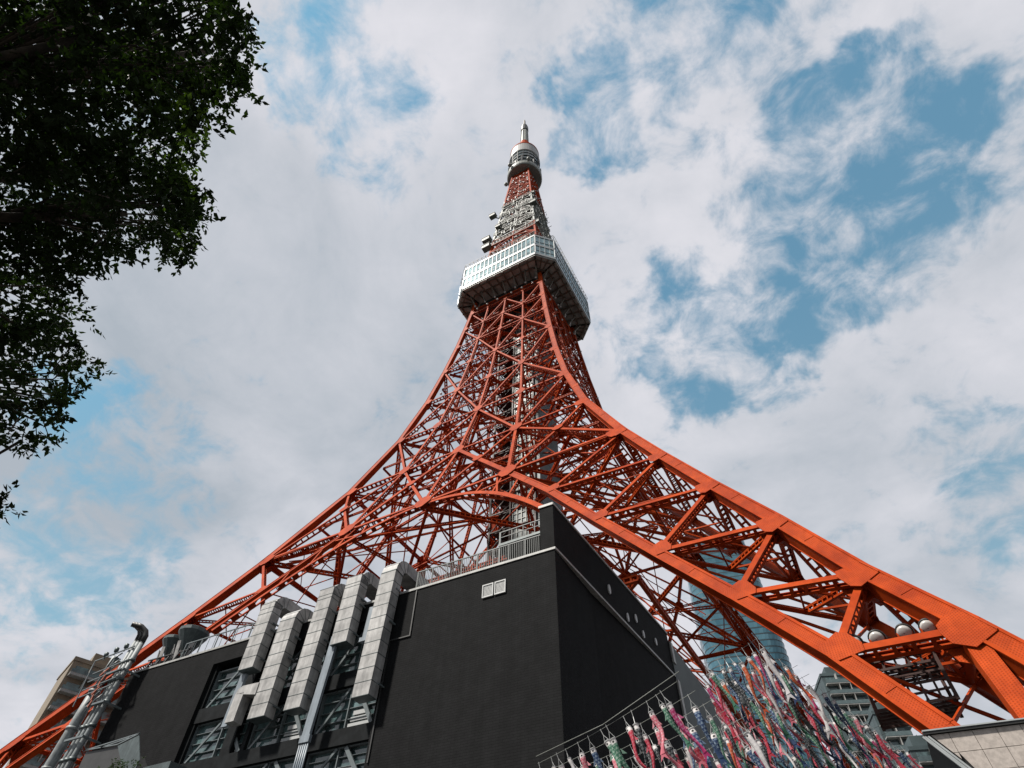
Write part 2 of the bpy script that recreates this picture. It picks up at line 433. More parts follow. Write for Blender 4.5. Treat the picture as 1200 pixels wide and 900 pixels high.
# one leg: corner at (+W, -W); the front face of it is y = -W, the side face x = +W
def sidept(p): return Vector((-p.y, -p.x, p.z))       # mirror across the diagonal x = -y
leg = empty('leg', (0, 0, 0), None, None)
leg.parent = tower
c = MB()
O = [Vector((W(z), -W(z), z)) for z in OZ]
for i in range(len(O)-1):
    nn = (FN((OZ[i]+OZ[i+1])/2))
    chord(c, O[i], O[i+1], nn, .96, .86)
    joint(c, O[i], O[i+1], nn, .96, .86, .32)
cm, ck = MB(), MB()
I = [FP(WI(z), z) for z in IZ]
IS = [sidept(p) for p in I]
K = [Vector((WI(z), -WI(z), z)) for z in IZ]
for i in range(len(I)-1):
    if IZ[i] > 54.5: continue
    n = FN((IZ[i]+IZ[i+1])/2)
    chord(cm, I[i], I[i+1], n, .80, .62); joint(cm, I[i], I[i+1], n, .80, .62, .4)
cm2 = MB()
for i in range(len(IS)-1):
    n = sidept(FN((IZ[i]+IZ[i+1])/2)); 
    chord(cm2, IS[i], IS[i+1], n, .72, .50)
def web(A, B, nA, name, parent, w=.40, d=.7, skip=0):
    b = MB()
    for i in range(min(len(A), len(B))):
        if i < len(A) and i < len(B):
            n = nA(i); j = n*-.03
            if i < len(O)-1 or name != 'web_truss': b.laced(A[i]+j, B[i]+j, n, w, d)
        if i < len(A)-1 and i+1 < len(B):
            n = nA(i); b.laced(A[i]-n*.05, B[i+1]-n*.05, n, w*.95, d*.9)
    return b.build(name, 'orange', parent)
fN = lambda i: FN(OZ[i]-2)
sN = lambda i: sidept(FN(OZ[i]-2))
web(O[:6], I[:7], fN, 'web_truss', leg)
web([sidept(p) for p in O[:6]], IS[:7], sN, 'web_truss', leg)
b = MB()
for i in range(0, 6):
    b.laced(I[i], IS[i], (-.5, .5, .8), .26, .42, step=.5)
    mdp = lerp(I[i], IS[i], .5)
    b.laced(O[i], mdp, (0, 0, 1), .22, .4)
    b.bar(I[i], IS[i+1], (0, 0, 1), .12, .14); b.bar(IS[i], I[i+1], (0, 0, 1), .12, .14)
    for a_ in (I, IS): b.bar(lerp(a_[i], O[i], .5), lerp(O[i], mdp, .5), (0, 0, 1), .11, .12); b.bar(lerp(a_[i], O[i], .5), mdp, (0, 0, 1), .11, .12)
b.build('diaphragm_brace', 'orange', leg)
# gusset plates on both outer faces of the leg
for mir in (False, True):
    bi = cm2 if mir else cm; f = (lambda p: sidept(p)) if mir else (lambda p: p)
    for i in range(6):
        n = FN(OZ[i]-1.5)
        t1 = (O[i-1]-O[i]) if i else (O[0]-O[1])*1.; t2 = O[min(i+1, 6)]-O[i]
        ds = [(t1 if i else -t2, .6, .45), (t2, .8, .45)] + [(I[i]-O[i], 1.3, .26), (I[i+1]-O[i], 1.45, .26)]
        if i == 5: ds = [(t1, 1.0, .46), (t2, .9, .46), (I[i]-O[i], 1.25, .26), (I[i+1]-O[i], 1.35, .42)]
        for o_ in (.465, -.465): gusset(c, f(O[i]), [(f(Vector(d)), L, h) for d, L, h in ds], f(n), .05, o_)
    for i in range(0, 6):
        n = FN(IZ[i]-1); t1 = I[i-1]-I[i] if i else I[0]-I[1]; t2 = I[i+1]-I[i]
        ds = [(t1, .7, .38), (t2, .5, .38), (O[i]-I[i], 1.2, .26)] + ([(O[i-1]-I[i], 1.25, .26)] if i else [])
        gusset(bi, f(I[i]), [(f(Vector(d)), L, h) for d, L, h in ds], f(n), .05, .285 if mir else .345)
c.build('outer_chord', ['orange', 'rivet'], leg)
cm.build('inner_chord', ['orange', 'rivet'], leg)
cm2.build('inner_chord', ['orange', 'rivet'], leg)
b = MB(); b.bar(FP(W(15.2)-.3, 14.7), FP(WI(8)+1.3, 7.5), FN(11), .80, .7, 1, 0); p = sidept(FP(W(15.2)-.3, 14.7)); q = sidept(FP(WI(8)+1.3, 7.5)); b.bar(p, q, sidept(FN(11)), .80, .7, 1, 0)
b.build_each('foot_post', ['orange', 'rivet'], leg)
b = MB()
for px, py in ((50.5, -50.5), (46.5, -51.4), (51.4, -46.5), (46, -46)): b.box((px-2.2, py-2.2, 0), (px+2.2, py+2.2, 4.6)); b.box((px-1.3, py-1.3, 4.6), (px+1.3, py+1.3, 6.4))
b.build_each('footing', 'concrete', leg)
for k in (1, 2, 3): turn_tree(leg, k, tower)

# corner columns above the legs
col = MB(); UZ = [53.7, 69.6, 84.2, 97, 108.5, 118.9, 127.3, 135.3, 143]
for z0, z1 in zip(UZ, UZ[1:]):
    P, Q = Vector((W(z0), -W(z0), z0)), Vector((W(z1), -W(z1), z1))
    s = lerp(.95, .8, (z0-54)/85)
    chord(col, P, Q, FN((z0+z1)/2), s, s*.95); joint(col, P, Q, FN((z0+z1)/2), s, s*.95, .5)
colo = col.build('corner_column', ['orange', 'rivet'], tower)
for k in (1, 2, 3): turn(colo, k).parent = tower

# face lattice between the legs
LV = [54.0, 69.6, 84.2, 97.0, 108.5, 118.9, 127.3, 135.3]
face = MB(); gus = face
def nd(fr, z): return FP(fr*W(z), z)
def member(a, bq, w=.40, d=.85, off=0., kind='l'):
    za, zb = a[1], bq[1]; n = FN((za+zb)/2)
    sc = lerp(1.12, .72, min(1, ((za+zb)/2-54)/75))
    P, Q = nd(*a)-n*off, nd(*bq)-n*off
    if kind == 'l': face.laced(P, Q, n, w*sc, d*sc)
    else: face.bar(P, Q, n, w*sc, d*sc)
def half(z): return {54.0: .455, 69.6: .475}.get(z, .5)
for z in LV[1:]:
    member((-1, z), (1, z), .36, .85, .06)
z = 135.3+2.2; member((-1, z), (1, z), .42, .7, .06)
member((-1, 54.0), (1, 54.0), .42, .85, .06)
for z0, z1 in zip(LV, LV[1:]):
    member((0, z0), (0, z1), .46, .7, .0)
    for s in (-1, 1):
        member((s*half(z0), z0), (s*half(z1), z1), .44, .7, .0)
for s in (-1, 1):
    for seq in ([(-1, 126.6), (-.5, 118.9), (0, 108.5), (.5, 97.0), (1, 84.2)],
                [(0, 127.3), (.5, 118.9), (1, 108.5)],
                [(-1, 108.5), (-.5, 97.0), (0, 84.2), (.475, 69.6), (.745, 62.6), (1, 53.9)],
                [(-1, 84.2), (-.475, 69.6), (-.235, 62.5), (0, 54.0)],
                [(1, 69.6), (.75, 62.5), (.46, 54.0)], [(0, 69.6), (.235, 62.5), (.455, 54.0)],
                [(-.5, 127.3), (0, 135.3)], [(.5, 127.3), (1, 135.3)]):
        for i, (p, q) in enumerate(zip(seq, seq[1:])):
            thick = seq[0] == (0, 69.6)
            member((s*p[0], p[1]), (s*q[0], q[1]), .60 if thick else .40, .80, -.02 if thick else (.09 if s > 0 else .13))
for z in LV:
    for fr in (0, -half(z), half(z)):
        n = FN(z); P = nd(fr, z); s = lerp(1.35, .62, min(1, (z-54)/60))
        ds = [((1, 0, 0), .95*s, .28*s), ((-1, 0, 0), .95*s, .28*s), ((0, 0, 1), 1.1*s, .3*s), ((0, 0, -1), 1.1*s, .3*s)]
        gusset(gus, P, ds, n, .04, .46*lerp(1.12, .74, min(1, (z-54)/75)), 0)
    for fr in (-1, 1):
        P = nd(fr, z); n = FN(z); cup = nd(fr, z+1)-nd(fr, z-1); s = lerp(1.3, .7, min(1, (z-54)/60))
        gusset(gus, P, [((-fr, 0, 0), 1.5*s, .26*s), (cup, .9*s, .42*s), (-cup, .9*s, .42*s), ((-fr, 0, -1), 1.4*s, .25*s)], n, .04, .49*lerp(1., .9, min(1, (z-54)/60)), 0)
for fr, z in ((.235, 62.5), (-.235, 62.5), (.75, 62.5), (-.75, 62.5)):
    gusset(gus, nd(fr, z), [((1, 0, 0), .8, .3), ((-1, 0, 0), .8, .3), ((0, 0, 1), .8, .3), ((0, 0, -1), .8, .3)], FN(z), .04, .52, 0)
fo = face.build('face_truss', 'orange', tower)
# arch below level 54
ar = MB(); az = lambda x: 53.6-.0295*x*x
xs = [-23+46*i/36 for i in range(37)]
for x0, x1 in zip(xs, xs[1:]):
    n = FN(az((x0+x1)/2))
    P, Q = FP(x0, az(x0)), FP(x1, az(x1))
    ar.bar(P+n*.30, Q+n*.30, n, .62, .10, ext=.03); ar.bar(P-n*.30, Q-n*.30, n, .62, .10, ext=.03)
    ar.bar(P, P+(Q-P)*.45, n, .10, .50); 
for s in (-1, 1):
    for x, z1 in ((9, 53.6), (12, 53.6), (15, None), (18, None)):
        xx = s*x; zi = z1 or (54-(x-13.1)*9.5/7.7)
        ar.laced(FP(xx, az(x)), FP(xx+s*.4, zi), FN(50), .28, .5); 
    ar.laced(FP(s*9, az(9)), FP(s*14.5, 52.3), FN(50), .26, .5); ar.laced(FP(s*13, az(13)), FP(s*11.5, 53.8), FN(50), .26, .5)
ao = ar.build('arch', 'orange', fo)
for k in (1, 2, 3): turn_tree(fo, k, tower)

# bracing across the inside of the tower
ib = MB()
def rot4(p, k):
    for _ in range(k): p = Vector((-p.y, p.x, p.z))
    return p
for li, z in enumerate(LV):
    w = W(z)-.8; sc = lerp(1., .65, li/7)
    for k in range(4):
        A, B = rot4(Vector((0, -w, z)), k), rot4(Vector((0, -w, z)), k+1)
        ib.laced(A, B, (0, 0, 1), .4*sc, .7*sc)
        C1, C2 = rot4(Vector((w, -w, z)), k), rot4(Vector((5.2, -5.2, z)), k)
        ib.laced(C1, C2, (0, 0, 1), .4*sc, .7*sc)
        for fr in (-.5, .5):
            ib.laced(rot4(Vector((fr*w, -w, z)), k), rot4(Vector((fr*w*.55, -5.2, z)), k), (0, 0, 1), .3*sc, .5*sc)
        ib.bar(rot4(Vector((.5*w, -w, z)), k), rot4(Vector((w, -.5*w, z)), k), (0, 0, 1), .25*sc, .3*sc)
        if li < 7:
            z2 = LV[li+1]; w2 = W(z2)-.8
            for fr in (-.5, .5):
                ib.bar(rot4(Vector((fr*w, -w*.98, z)), k), rot4(Vector((fr*5, -5.2, z2)), k), (0, -1, 0), .22*sc, .3*sc)
                ib.bar(rot4(Vector((fr*9, -5.2, z)), k), rot4(Vector((fr*w2, -w2*.98, z2)), k), (0, -1, 0), .2*sc, .26*sc)
            ib.bar(rot4(Vector((w*.97, -w*.97, z)), k), rot4(Vector((5.2, -5.2, z2)), k), (0, 0, 1), .3*sc, .3*sc)
            ib.bar(rot4(Vector((.9*w, -.55*w, z)), k), rot4(Vector((.55*w2, -.9*w2, z2)), k), (0, 0, 1), .16, .16)
            ib.bar(rot4(Vector((.55*w, -.9*w, z)), k), rot4(Vector((.9*w2, -.55*w2, z2)), k), (0, 0, 1), .16, .16)
# beams tying the four legs together low down, and thin cross rods
for z in (54.0, 44.5, 35.4):
    i = WI(z)
    for k in range(4):
        ib.laced(rot4(Vector((i, -i, z)), k), rot4(Vector((i, i, z)), k), (0, 0, 1), .4, .7)
        if z < 54:
            z2 = z+9.3; i2 = WI(z2)
            for a in (-.6, -.2, .2, .6):
                ib.bar(rot4(Vector((i, a*i, z)), k), rot4(Vector((i2, (a+.25)*i2, z2)), k), (0, 0, 1), .14, .14)
                ib.bar(rot4(Vector((i, a*i, z)), k), rot4(Vector((i2, (a-.25)*i2, z2)), k), (0, 0, 1), .14, .14)
                ib.bar(rot4(Vector((i, a*i, z)), k), rot4(Vector((5, a*5, z2)), k), (0, 0, 1), .2, .2)
        ib.laced(rot4(Vector((i, -i, z)), k), rot4(Vector((4.8, -4.8, z+2)), k), (0, 0, 1), .35, .6)
for li, (z, z2) in enumerate(zip(LV, LV[1:])):
    w, w2 = W(z)-.5, W(z2)-.5
    for k in range(4):
        for a0, a1 in ((-.75, -.25), (.25, .75), (.5, 0)):
            ib.bar(rot4(Vector((a0*w, -w*.72, z)), k), rot4(Vector((a1*w2, -w2*.62, z2)), k), (0, -1, 0), .13, .16)
        for fr in (-.9, 0, .9): ib.bar(rot4(Vector((fr*w, -w*.97, z)), k), rot4(Vector((fr*w*.6, -w*.45, (z+z2)/2)), k), (0, 0, 1), .12, .14)
        zm = (z+z2)/2; wm = W(zm)-.9
        ib.laced(rot4(Vector((-wm, -wm, zm)), k), rot4(Vector((wm, -wm, zm)), k), (0, 0, 1), .22, .4)
ib.build('inner_bracing', 'orange', tower)

# lift and stair shaft
sh = MB(); SZ0, SZ1 = 24., 141.
for x in (-4.6, -.4, 4.6):
    for y in (-4.6, 4.6): sh.bar((x, y, SZ0), (x, y, SZ1), (0, 1, 0), .35, .35)
zz_ = SZ0
i = 0
while zz_ < SZ1:
    for y in (-4.6, 4.6):
        sh.bar((-4.6, y, zz_), (4.6, y, zz_), (0, 1, 0), .22, .22)
        sh.bar((-4.6, y, zz_), (-.4, y, zz_+3.9), (0, 1, 0), .14, .14)
    for x in (-4.6,):
        sh.bar((x, -4.6, zz_), (x, 4.6, zz_), (0, 1, 0), .22, .22); sh.bar((x, -4.6, zz_), (x, 4.6, zz_+3.9), (1, 0, 0), .14, .14)
    sh.box((-4.3, -3.9, zz_+.3), (-.6, 3.9, zz_+.42))                 # stair landing
    sh.bar((-4.2, -3.2, zz_+.4), (-.8, -3.2, zz_+2.2), (0, 0, 1), .9, .1); sh.bar((-.8, -2., zz_+2.2), (-4.2, -2., zz_+4.1), (0, 0, 1), .9, .1)
    zz_ += 3.9
sho = sh.build('elevator_shaft', 'lattice_dark', tower)
gl = MB(); gl.box((.0, -4.35, SZ0), (4.3, 4.3, SZ1)); gl.build('shaft_glazing', 'shaft_glass', sho)
fr_ = MB(); zz_ = SZ0
while zz_ < SZ1:
    fr_.bar((-.1, -4.42, zz_), (4.45, -4.42, zz_), (0, -1, 0), .3, .12)
    fr_.bar((-.1, -4.42, zz_+1.3), (4.45, -4.42, zz_+1.3), (0, -1, 0), .12, .10); fr_.bar((-.1, -4.42, zz_+2.6), (4.45, -4.42, zz_+2.6), (0, -1, 0), .12, .10)
    zz_ += 3.9
for x in (0, .9, 1.8, 2.7, 3.6, 4.4): fr_.bar((x, -4.45, SZ0), (x, -4.45, SZ1), (0, -1, 0), .16, .14)
fr_.build('shaft_mullion', 'antenna_grey', sho)
pn = MB(); zz_ = SZ0
while zz_ < SZ1-4:
    pn.box((4.5, -4.4, zz_), (5.6, 4.6, zz_+3.8)); zz_ += 3.9
pn.build('shaft_cladding', 'shaft_panel', sho)

# white lamps along the lattice
lm = MB(); lm.sphere((0, 0, 0), .27)
lamp0 = None
spots_ = []
for z in LV[2:]:
    for fr in (-.75, -.25, .25, .75) if z < 127 else (-.8, -.5, -.2, .2, .5, .8): spots_.append((fr, z))
spots_ += [(fr, 137.5) for fr in (-.9, -.6, -.3, 0, .3, .6, .9)]
for k in (0, 1):
    for fr, z in spots_:
        p = rot4(FP(fr*W(z), z, .75)+Vector((0, 0, .35)), k)
        if lamp0 is None: lamp0 = lm.build('lamp', 'lamp', tower); o = lamp0
        else: o = lamp0.copy(); COL.objects.link(o); o.parent = tower
        o.location = p

# ---- main observation deck
A_, B_ = 15.02, 11.05; Z0, Z1 = 142.1, 153.57
def octo(a, b): return [(-b, -a), (b, -a), (a, -b), (a, b), (b, a), (-b, a), (-a, b), (-a, -b)]
def ring(b, o_in, o_out, z0, z1, mi=0):
    c = len(o_in); k = len(b.v)
    for z in (z0, z1):
        for p in o_out: b.v.append(Vector((*p, z)))
    for z in (z0, z1):
        for p in o_in: b.v.append(Vector((*p, z)))
    for i in range(c):
        j = (i+1) % c
        b.face((k+i, k+j, k+c+j, k+c+i), mi); b.face((k+2*c+j, k+2*c+i, k+3*c+i, k+3*c+j), mi)
        b.face((k+j, k+i, k+2*c+i, k+2*c+j), mi); b.face((k+c+i, k+c+j, k+3*c+j, k+3*c+i), mi)
deck = empty('observation_deck', (0, 0, 0), None, None); deck.parent = tower
b = MB(); b.prism(octo(A_-.14, B_-.10), Z0+.3, Z1-.3); b.build('window_band', 'deck_glass', deck)
b = MB()
for z0, z1 in ((Z0, Z0+.95), (Z0+5.1, Z0+6.1), (Z1-.8, Z1)): ring(b, octo(A_-.5, B_-.4), octo(A_, B_), z0, z1)
oc = octo(A_, B_)
for i in range(8):
    P, Q = Vector((*oc[i], 0)), Vector((*oc[(i+1) % 8], 0)); L = (Q-P).length; n = Vector(((Q-P).y, -(Q-P).x, 0)).normalized()
    k = 17 if L > 15 else 4
    for j in range(k+1):
        X = P+(Q-P)*(j/k)-n*.10; ww = .34 if j in (0, k) else .17
        for z0, z1 in ((Z0+.95, Z0+5.1), (Z0+6.1, Z1-.8)): b.bar(X+Vector((0, 0, z0)), X+Vector((0, 0, z1)), n, ww, .18)
    for z in (Z0+2.5, Z0+7.6): b.bar(P-n*.11+Vector((0, 0, z)), Q-n*.11+Vector((0, 0, z)), n, .08, .10)
b.build('window_frame', 'white_metal', deck)
b = MB(); b.prism(octo(A_-.2, B_-.15), Z0-.5, Z0-.002); so_ = b.build('soffit', 'deck_under', deck)
b = MB(); ins = octo(9.4, 9.0)
for i in range(8):
    P, Q = Vector((*oc[i], 0)), Vector((*oc[(i+1) % 8], 0)); k = 9 if (Q-P).length > 15 else 3
    p2, q2 = Vector((*ins[i], 0)), Vector((*ins[(i+1) % 8], 0))
    for j in range(k+1):
        X, Y = (P+(Q-P)*(j/k))*.985, p2+(q2-p2)*(j/k); b.bar(X+Vector((0, 0, Z0-.7)), Y+Vector((0, 0, Z0-.7)), (0, 0, 1), .28, .4)
    for f in (.93, .8): b.bar(P*f+Vector((0, 0, Z0-.72)), Q*f+Vector((0, 0, Z0-.72)), (0, 0, 1), .3, .42)
for k in range(4):
    for fr in (-.9, -.6, -.3, 0, .3, .6, .9):
        b.bar(rot4(Vector((fr*W(137.5), -W(137.5), 137.6)), k), rot4(Vector((fr*W(137.5)*1.1, -12.4, Z0-.6)), k), (0, -1, 0), .3, .34)
b.build('soffit_beam', 'deck_beam', so_)
b = MB(); ring(b, octo(8.2, 8.0), octo(9.0, 8.8), Z0-5.5, Z0-.5); b.build('service_core', 'dark_steel', deck)
b = MB()
for i in range(8):
    P, Q = Vector((*oc[i], Z1)), Vector((*oc[(i+1) % 8], Z1)); n = Vector(((Q-P).y, -(Q-P).x, 0)).normalized(); k = 17 if (Q-P).length > 15 else 4
    for j in range(k): X = P+(Q-P)*(j/k); b.bar(X-n*.3, X+n*.15+Vector((0, 0, 1.7)), n, .11, .11); b.bar(X+n*.15+Vector((0, 0, 1.7)), X-n*.5+Vector((0, 0, 1.9)), n, .1, .1)
    b.bar(P+n*.15+Vector((0, 0, 1.7)), Q+n*.15+Vector((0, 0, 1.7)), n, .08, .08); b.bar(P-n*.05+Vector((0, 0, .9)), Q-n*.05+Vector((0, 0, .9)), n, .05, .05)
b.build('roof_railing', 'antenna_grey', deck)
b = MB(); b.prism(octo(A_-1, B_-.8), Z1-.3, Z1+.05); b.build('roof', 'antenna_grey', deck)

# ---- upper lattice
def WU(z): return 9.1+(z-153.6)*(3.55-9.1)/(246-153.6)
upz = [153.6, 164, 173.5, 182, 190, 197.5, 205, 212, 218.5, 224.5, 230, 235.3, 240.5, 245.5]
def upper_section(zl, name, mt, dense):
    b = MB()
    for z0, z1 in zip(zl, zl[1:]):
        for k in range(4):
            w0, w1 = WU(z0), WU(z1)
            q = lambda x, y, z: rot4(Vector((x, y, z)), k)
            b.bar(q(w0, -w0, z0), q(w1, -w1, z1), (0, -1, 0), .55, .55)
            b.bar(q(-w0, -w0, z0), q(w0, -w0, z0), (0, -1, 0), .26, .4)
            b.bar(q(-w0, -w0, z0), q(w1, -w1, z1), (0, -1, 0), .22, .3); b.bar(q(w0, -w0-.08, z0), q(-w1, -w1-.08, z1), (0, -1, 0), .22, .3)
            b.bar(q(0, -w0, z0), q(0, -w1, z1), (0, -1, 0), .3, .36)
            if dense:
                b.bar(q(-w0, -w0, (z0+z1)/2), q(w0, -w0, (z0+z1)/2), (0, -1, 0), .22, .3)
                b.bar(q(-w0, -w0, z0), q(0, -w1, z1), (0, -1, 0), .2, .2); b.bar(q(w0, -w0, z0), q(0, -w1, z1), (0, -1, 0), .2, .2)
                b.bar(q(-.5*w0, -w0*.9, z0), q(.5*w1, w1*.5, z1), (0, -1, 0), .25, .25)
                b.bar(q(.6*w0, -w0*.7, z0), q(-.5*w1, w1*.3, z1), (0, -1, 0), .25, .25)
    return b.build(name, mt, tower)
up1 = upper_section(upz[:4], 'upper_lattice', 'orange', True)
up2 = upper_section(upz[3:8], 'upper_lattice', 'antenna_grey', True); up2['label'] = 'pale grey section of the upper lattice'
up3 = upper_section(upz[7:], 'upper_lattice', 'orange', True)
b = MB()
for z in (219, 226, 233, 239):
    for k in range(4):
        for fr in (-.7, -.3, .1, .5, .85):
            w_ = WU(z); P = rot4(Vector((fr*w_, -w_-.35, z+rng.uniform(-2, 2))), k); b.bar(P, P+Vector((0, 0, rng.uniform(.4, 1.1))), (0, 1, 0), .4, .3)
b.build_each('small_aerial', 'white', tower)
b = MB(); b.box((-2.6, -2.6, 153), (2.6, 2.6, 245)); b.build('upper_shaft', 'lattice_dark', tower)
# antenna galleries and small aerials in the pale section
b = MB()
for z in (178, 186, 194, 202, 210.5):
    w = WU(z)+.45; oc2 = [(-w, -w), (w, -w), (w, w), (-w, w)]
    ring(b, [(x*.9, y*.9) for x, y in oc2], oc2, z, z+.16)
    for i in range(4):
        P, Q = Vector((*oc2[i], z)), Vector((*oc2[(i+1) % 4], z))
        for j in range(14): X = P+(Q-P)*(j/14); b.bar(X, X+Vector((0, 0, 1.5)), (0, 1, 0), .09, .09)
        for h in (.75, 1.5): b.bar(P+Vector((0, 0, h)), Q+Vector((0, 0, h)), (0, 0, 1), .09, .09)
b.build_each('antenna_gallery', 'antenna_grey', tower)
b = MB()
for z in (180, 184, 188, 192, 196, 200, 204, 208, 213):
    w = WU(z)+.3
    for k in range(4):
        for fr in (-.85, -.6, -.35, -.1, .15, .4, .65, .9):
            x = fr*w+rng.uniform(-.3, .3); h = rng.uniform(.8, 2.4); dz = rng.uniform(-1, 1)
            P = rot4(Vector((x, -w-rng.uniform(0, .9), z+dz)), k); n = rot4(Vector((0, -1, 0)), k)
            if rng.random() < .6: b.bar(P, P+Vector((0, 0, h)), n, rng.uniform(.12, .38), rng.uniform(.1, .25))
            else: b.bar(P-n*1., P+n*.8+Vector((0, 0, .1)), (0, 0, 1), .14, .14)
b.build_each('aerial', 'antenna_grey', tower)
for (x, y, z, s) in ((-9.2, -8.4, 177, 1), (-9.6, -8.2, 183, 1), (-8.7, -7.5, 203, .85), (-5.4, -8.3, 189, .7), (7.0, -6.9, 198, .9), (7.7, -6.4, 181.5, .9), (8.9, 7.0, 178, .9), (6.2, -5.4, 211, .6)):
    s *= .8
    b = MB(); b.box((x-1.7*s, y-1.2*s, z-1.1*s), (x+1.7*s, y+1.2*s, z+1.1*s)); b.box((x-1.9*s, y-1.35*s, z+1.1*s), (x+1.9*s, y+1.35*s, z+1.3*s))
    b.bar((x, y, z-.6), (x*.6, y*.6, z-.6), (0, 0, 1), .3, .3); b.build('antenna_box', 'antenna_box', tower)

# ---- summit deck, dome and mast
sd_ = empty('summit_deck', (0, 0, 0), None, None); sd_.parent = tower
b = MB(); b.lathe([(.1, 245), (6.9, 245), (7.2, 245.6), (7.2, 248.2), (6.5, 249.2), (6.2, 250)], 40); b.build('disc_floor', 'antenna_grey', sd_)
b = MB(); b.lathe([(6.0, 250), (6.35, 262), (6.35, 264)], 32); b.build('window_band', 'dark_glass', sd_)
b = MB()
for j in range(16): a = 2*math.pi*j/16; d = Vector((math.cos(a), math.sin(a), 0)); b.bar(d*6.15+Vector((0, 0, 250)), d*6.5+Vector((0, 0, 264)), d, .22, .22)
for z in (253.5, 257, 260.5): b.lathe([(6.2, z), (6.5, z), (6.5, z+.35), (6.2, z+.35)], 32)
for j in range(10): a = R(200+j*22); d = Vector((math.cos(a), math.sin(a), 0)); b.bar(d*6.9+Vector((0, 0, 249)), d*6.9+Vector((0, 0, 251+rng.random()*4)), d, .7, .4)
b.build('window_frame', 'dark_steel', sd_)
b = MB(); b.lathe([(6.3, 263.5), (6.75, 264), (6.75, 265), (6.5, 265.2), (6.4, 273.4)], 40); b.build('drum', 'drum_white', sd_)
b = MB(); b.lathe([(6.5, 273.4), (6.5, 274.6), (6.0, 276), (3.6, 278), (2.2, 279)], 40); b.build('dome_cap', 'orange', sd_)
b = MB(); 
for j in range(3): a = R(190+j*60); d = Vector((math.cos(a), math.sin(a), 0)); b.sphere(d*8.1+Vector((0, 0, 247.5)), .9)
b.build_each('dish', 'antenna_grey', sd_)
mast = empty('mast', (0, 0, 0), None, None); mast.parent = tower
b = MB(); b.lathe([(2.3, 278), (2.25, 284), (2.0, 285)], 12); b.lathe([(2.3, 287.5), (2.3, 292.2), (1.9, 292.3)], 12); b.build_each('mast_base', 'orange', mast)
b = MB(); b.lathe([(1.9, 284), (1.75, 300), (1.5, 312)], 12)
for j in range(8): a = 2*math.pi*j/8; d = Vector((math.cos(a), math.sin(a), 0)); b.bar(d*1.95+Vector((0, 0, 292)), d*1.7+Vector((0, 0, 311)), d, .25, .3)
b.build('mast_body', 'antenna_grey', mast)
b = MB(); b.lathe([(1.3, 312), (1.9, 312.5), (1.9, 318), (1.5, 319), (1.5, 321), (.7, 323)], 12); b.build('aerial_cage', 'dark_steel', mast)
b = MB(); b.lathe([(.55, 322), (.5, 330), (.2, 333)], 8); b.build('mast_tip', 'deck_beam', mast)

# ------------------------------------------------------------------ the dark building at the tower's foot
CA, CB, CD = Vector((27.43, -46.95, 0)), Vector((-14.0, -47.85, 0)), Vector((28.55, -25.8, 0))
FX = (CB-CA).normalized(); FNn = Vector((FX.y, -FX.x, 0));
if FNn.y > 0: FNn = -FNn
def fac(x, z, out=0.):       # point of the street facade
    t = (x-CA.x)/(CB.x-CA.x); p = CA+(CB-CA)*t; return Vector((p.x, p.y, z))+FNn*out
bld = empty('exhibition_building', (0, 0, 0), 'flat roofed building of black painted brick with pale coping below the lattice tower', 'building')
def fbox(b, x0, x1, z0, z1, o0, o1, mi=0):
    p = [fac(x0, z0, o1), fac(x1, z0, o1), fac(x1, z0, o0), fac(x0, z0, o0)]
    b.prism([(q.x, q.y) for q in p], z0, z1, mi)
RZ = 26.1
b = MB()
fbox(b, 14.4, 27.43, 0, RZ, -6, 0); fbox(b, -14.0, -3.25, 0, RZ, -6, 0); fbox(b, -3.25, 14.4, 24.75, RZ, -6, -.003)
fbox(b, -3.25, 14.4, 0, 14.2, -6, -.003)
BK = 20.
b.prism([(CA.x-.003, CA.y+6.0), (CD.x, CD.y), (CD.x-3, CD.y), (CA.x-3, CA.y+6.0)][::1], 0, RZ)
b.prism([(-14, -41.9), (24, -41.1), (25, -26), (-14, -26)], 0, RZ-.4)
b.prism([(CA.x, CA.y+.0), (CA.x, CA.y+6.003), (CA.x-.5, CA.y+6.003), (CA.x-.5, CA.y)], 0, RZ-.01)
b.build('wall', 'black_wall', bld)
# taller wall along the right side
b = MB()
q0, q1 = fac(26.35, 0, .0), CA
b.prism([(q0.x, q0.y+.02), (CA.x-.01, CA.y+.02), (CD.x-.01, CD.y), (CD.x-1.1, CD.y)], RZ+.17, 29.95)
b.build('parapet_wall', 'black_wall', bld, label='tall black parapet block at the corner')
b = MB(); fbox(b, -14.05, 27.5, RZ, RZ+.17, -.6, .07)
e = (CD-CA).normalized(); nn = Vector((e.y, -e.x, 0))
b.bar(CA+e*.05+nn*-.2+Vector((0, 0, RZ+.08)), CD+nn*-.2+Vector((0, 0, RZ+.08)), (0, 0, 1), .56, .165)
b.build('coping', 'coping', bld)
b = MB(); fbox(b, 26.3, 27.46, 29.95, 30.15, -1.0, .06); b.bar(CA+nn*-.3+Vector((0, 0, 30.03)), CD+nn*-.3+Vector((0, 0, 30.03)), (0, 0, 1), .75, .16)
b.build('parapet_coping', 'coping', bld)
# lens shaped lights on the side wall
for y, z, s in ((-38.3, 27.75, 1), (-35.2, 26.95, .9), (-33.4, 27.75, .9), (-32.2, 26.95, .8), (-29.4, 27.6, .8)):
    t = (y-CA.y)/(CD.y-CA.y); p = CA+(CD-CA)*t+nn*.05
    b = MB(); k = 10; ring_ = [Vector((p.x, p.y, z))+e*(math.cos(2*math.pi*i/k)*.22*s)+Vector((0, 0, math.sin(2*math.pi*i/k)*.42*s)) for i in range(k)]
    b.poly(ring_, nn, .1); b.build('wall_light', 'white', bld)
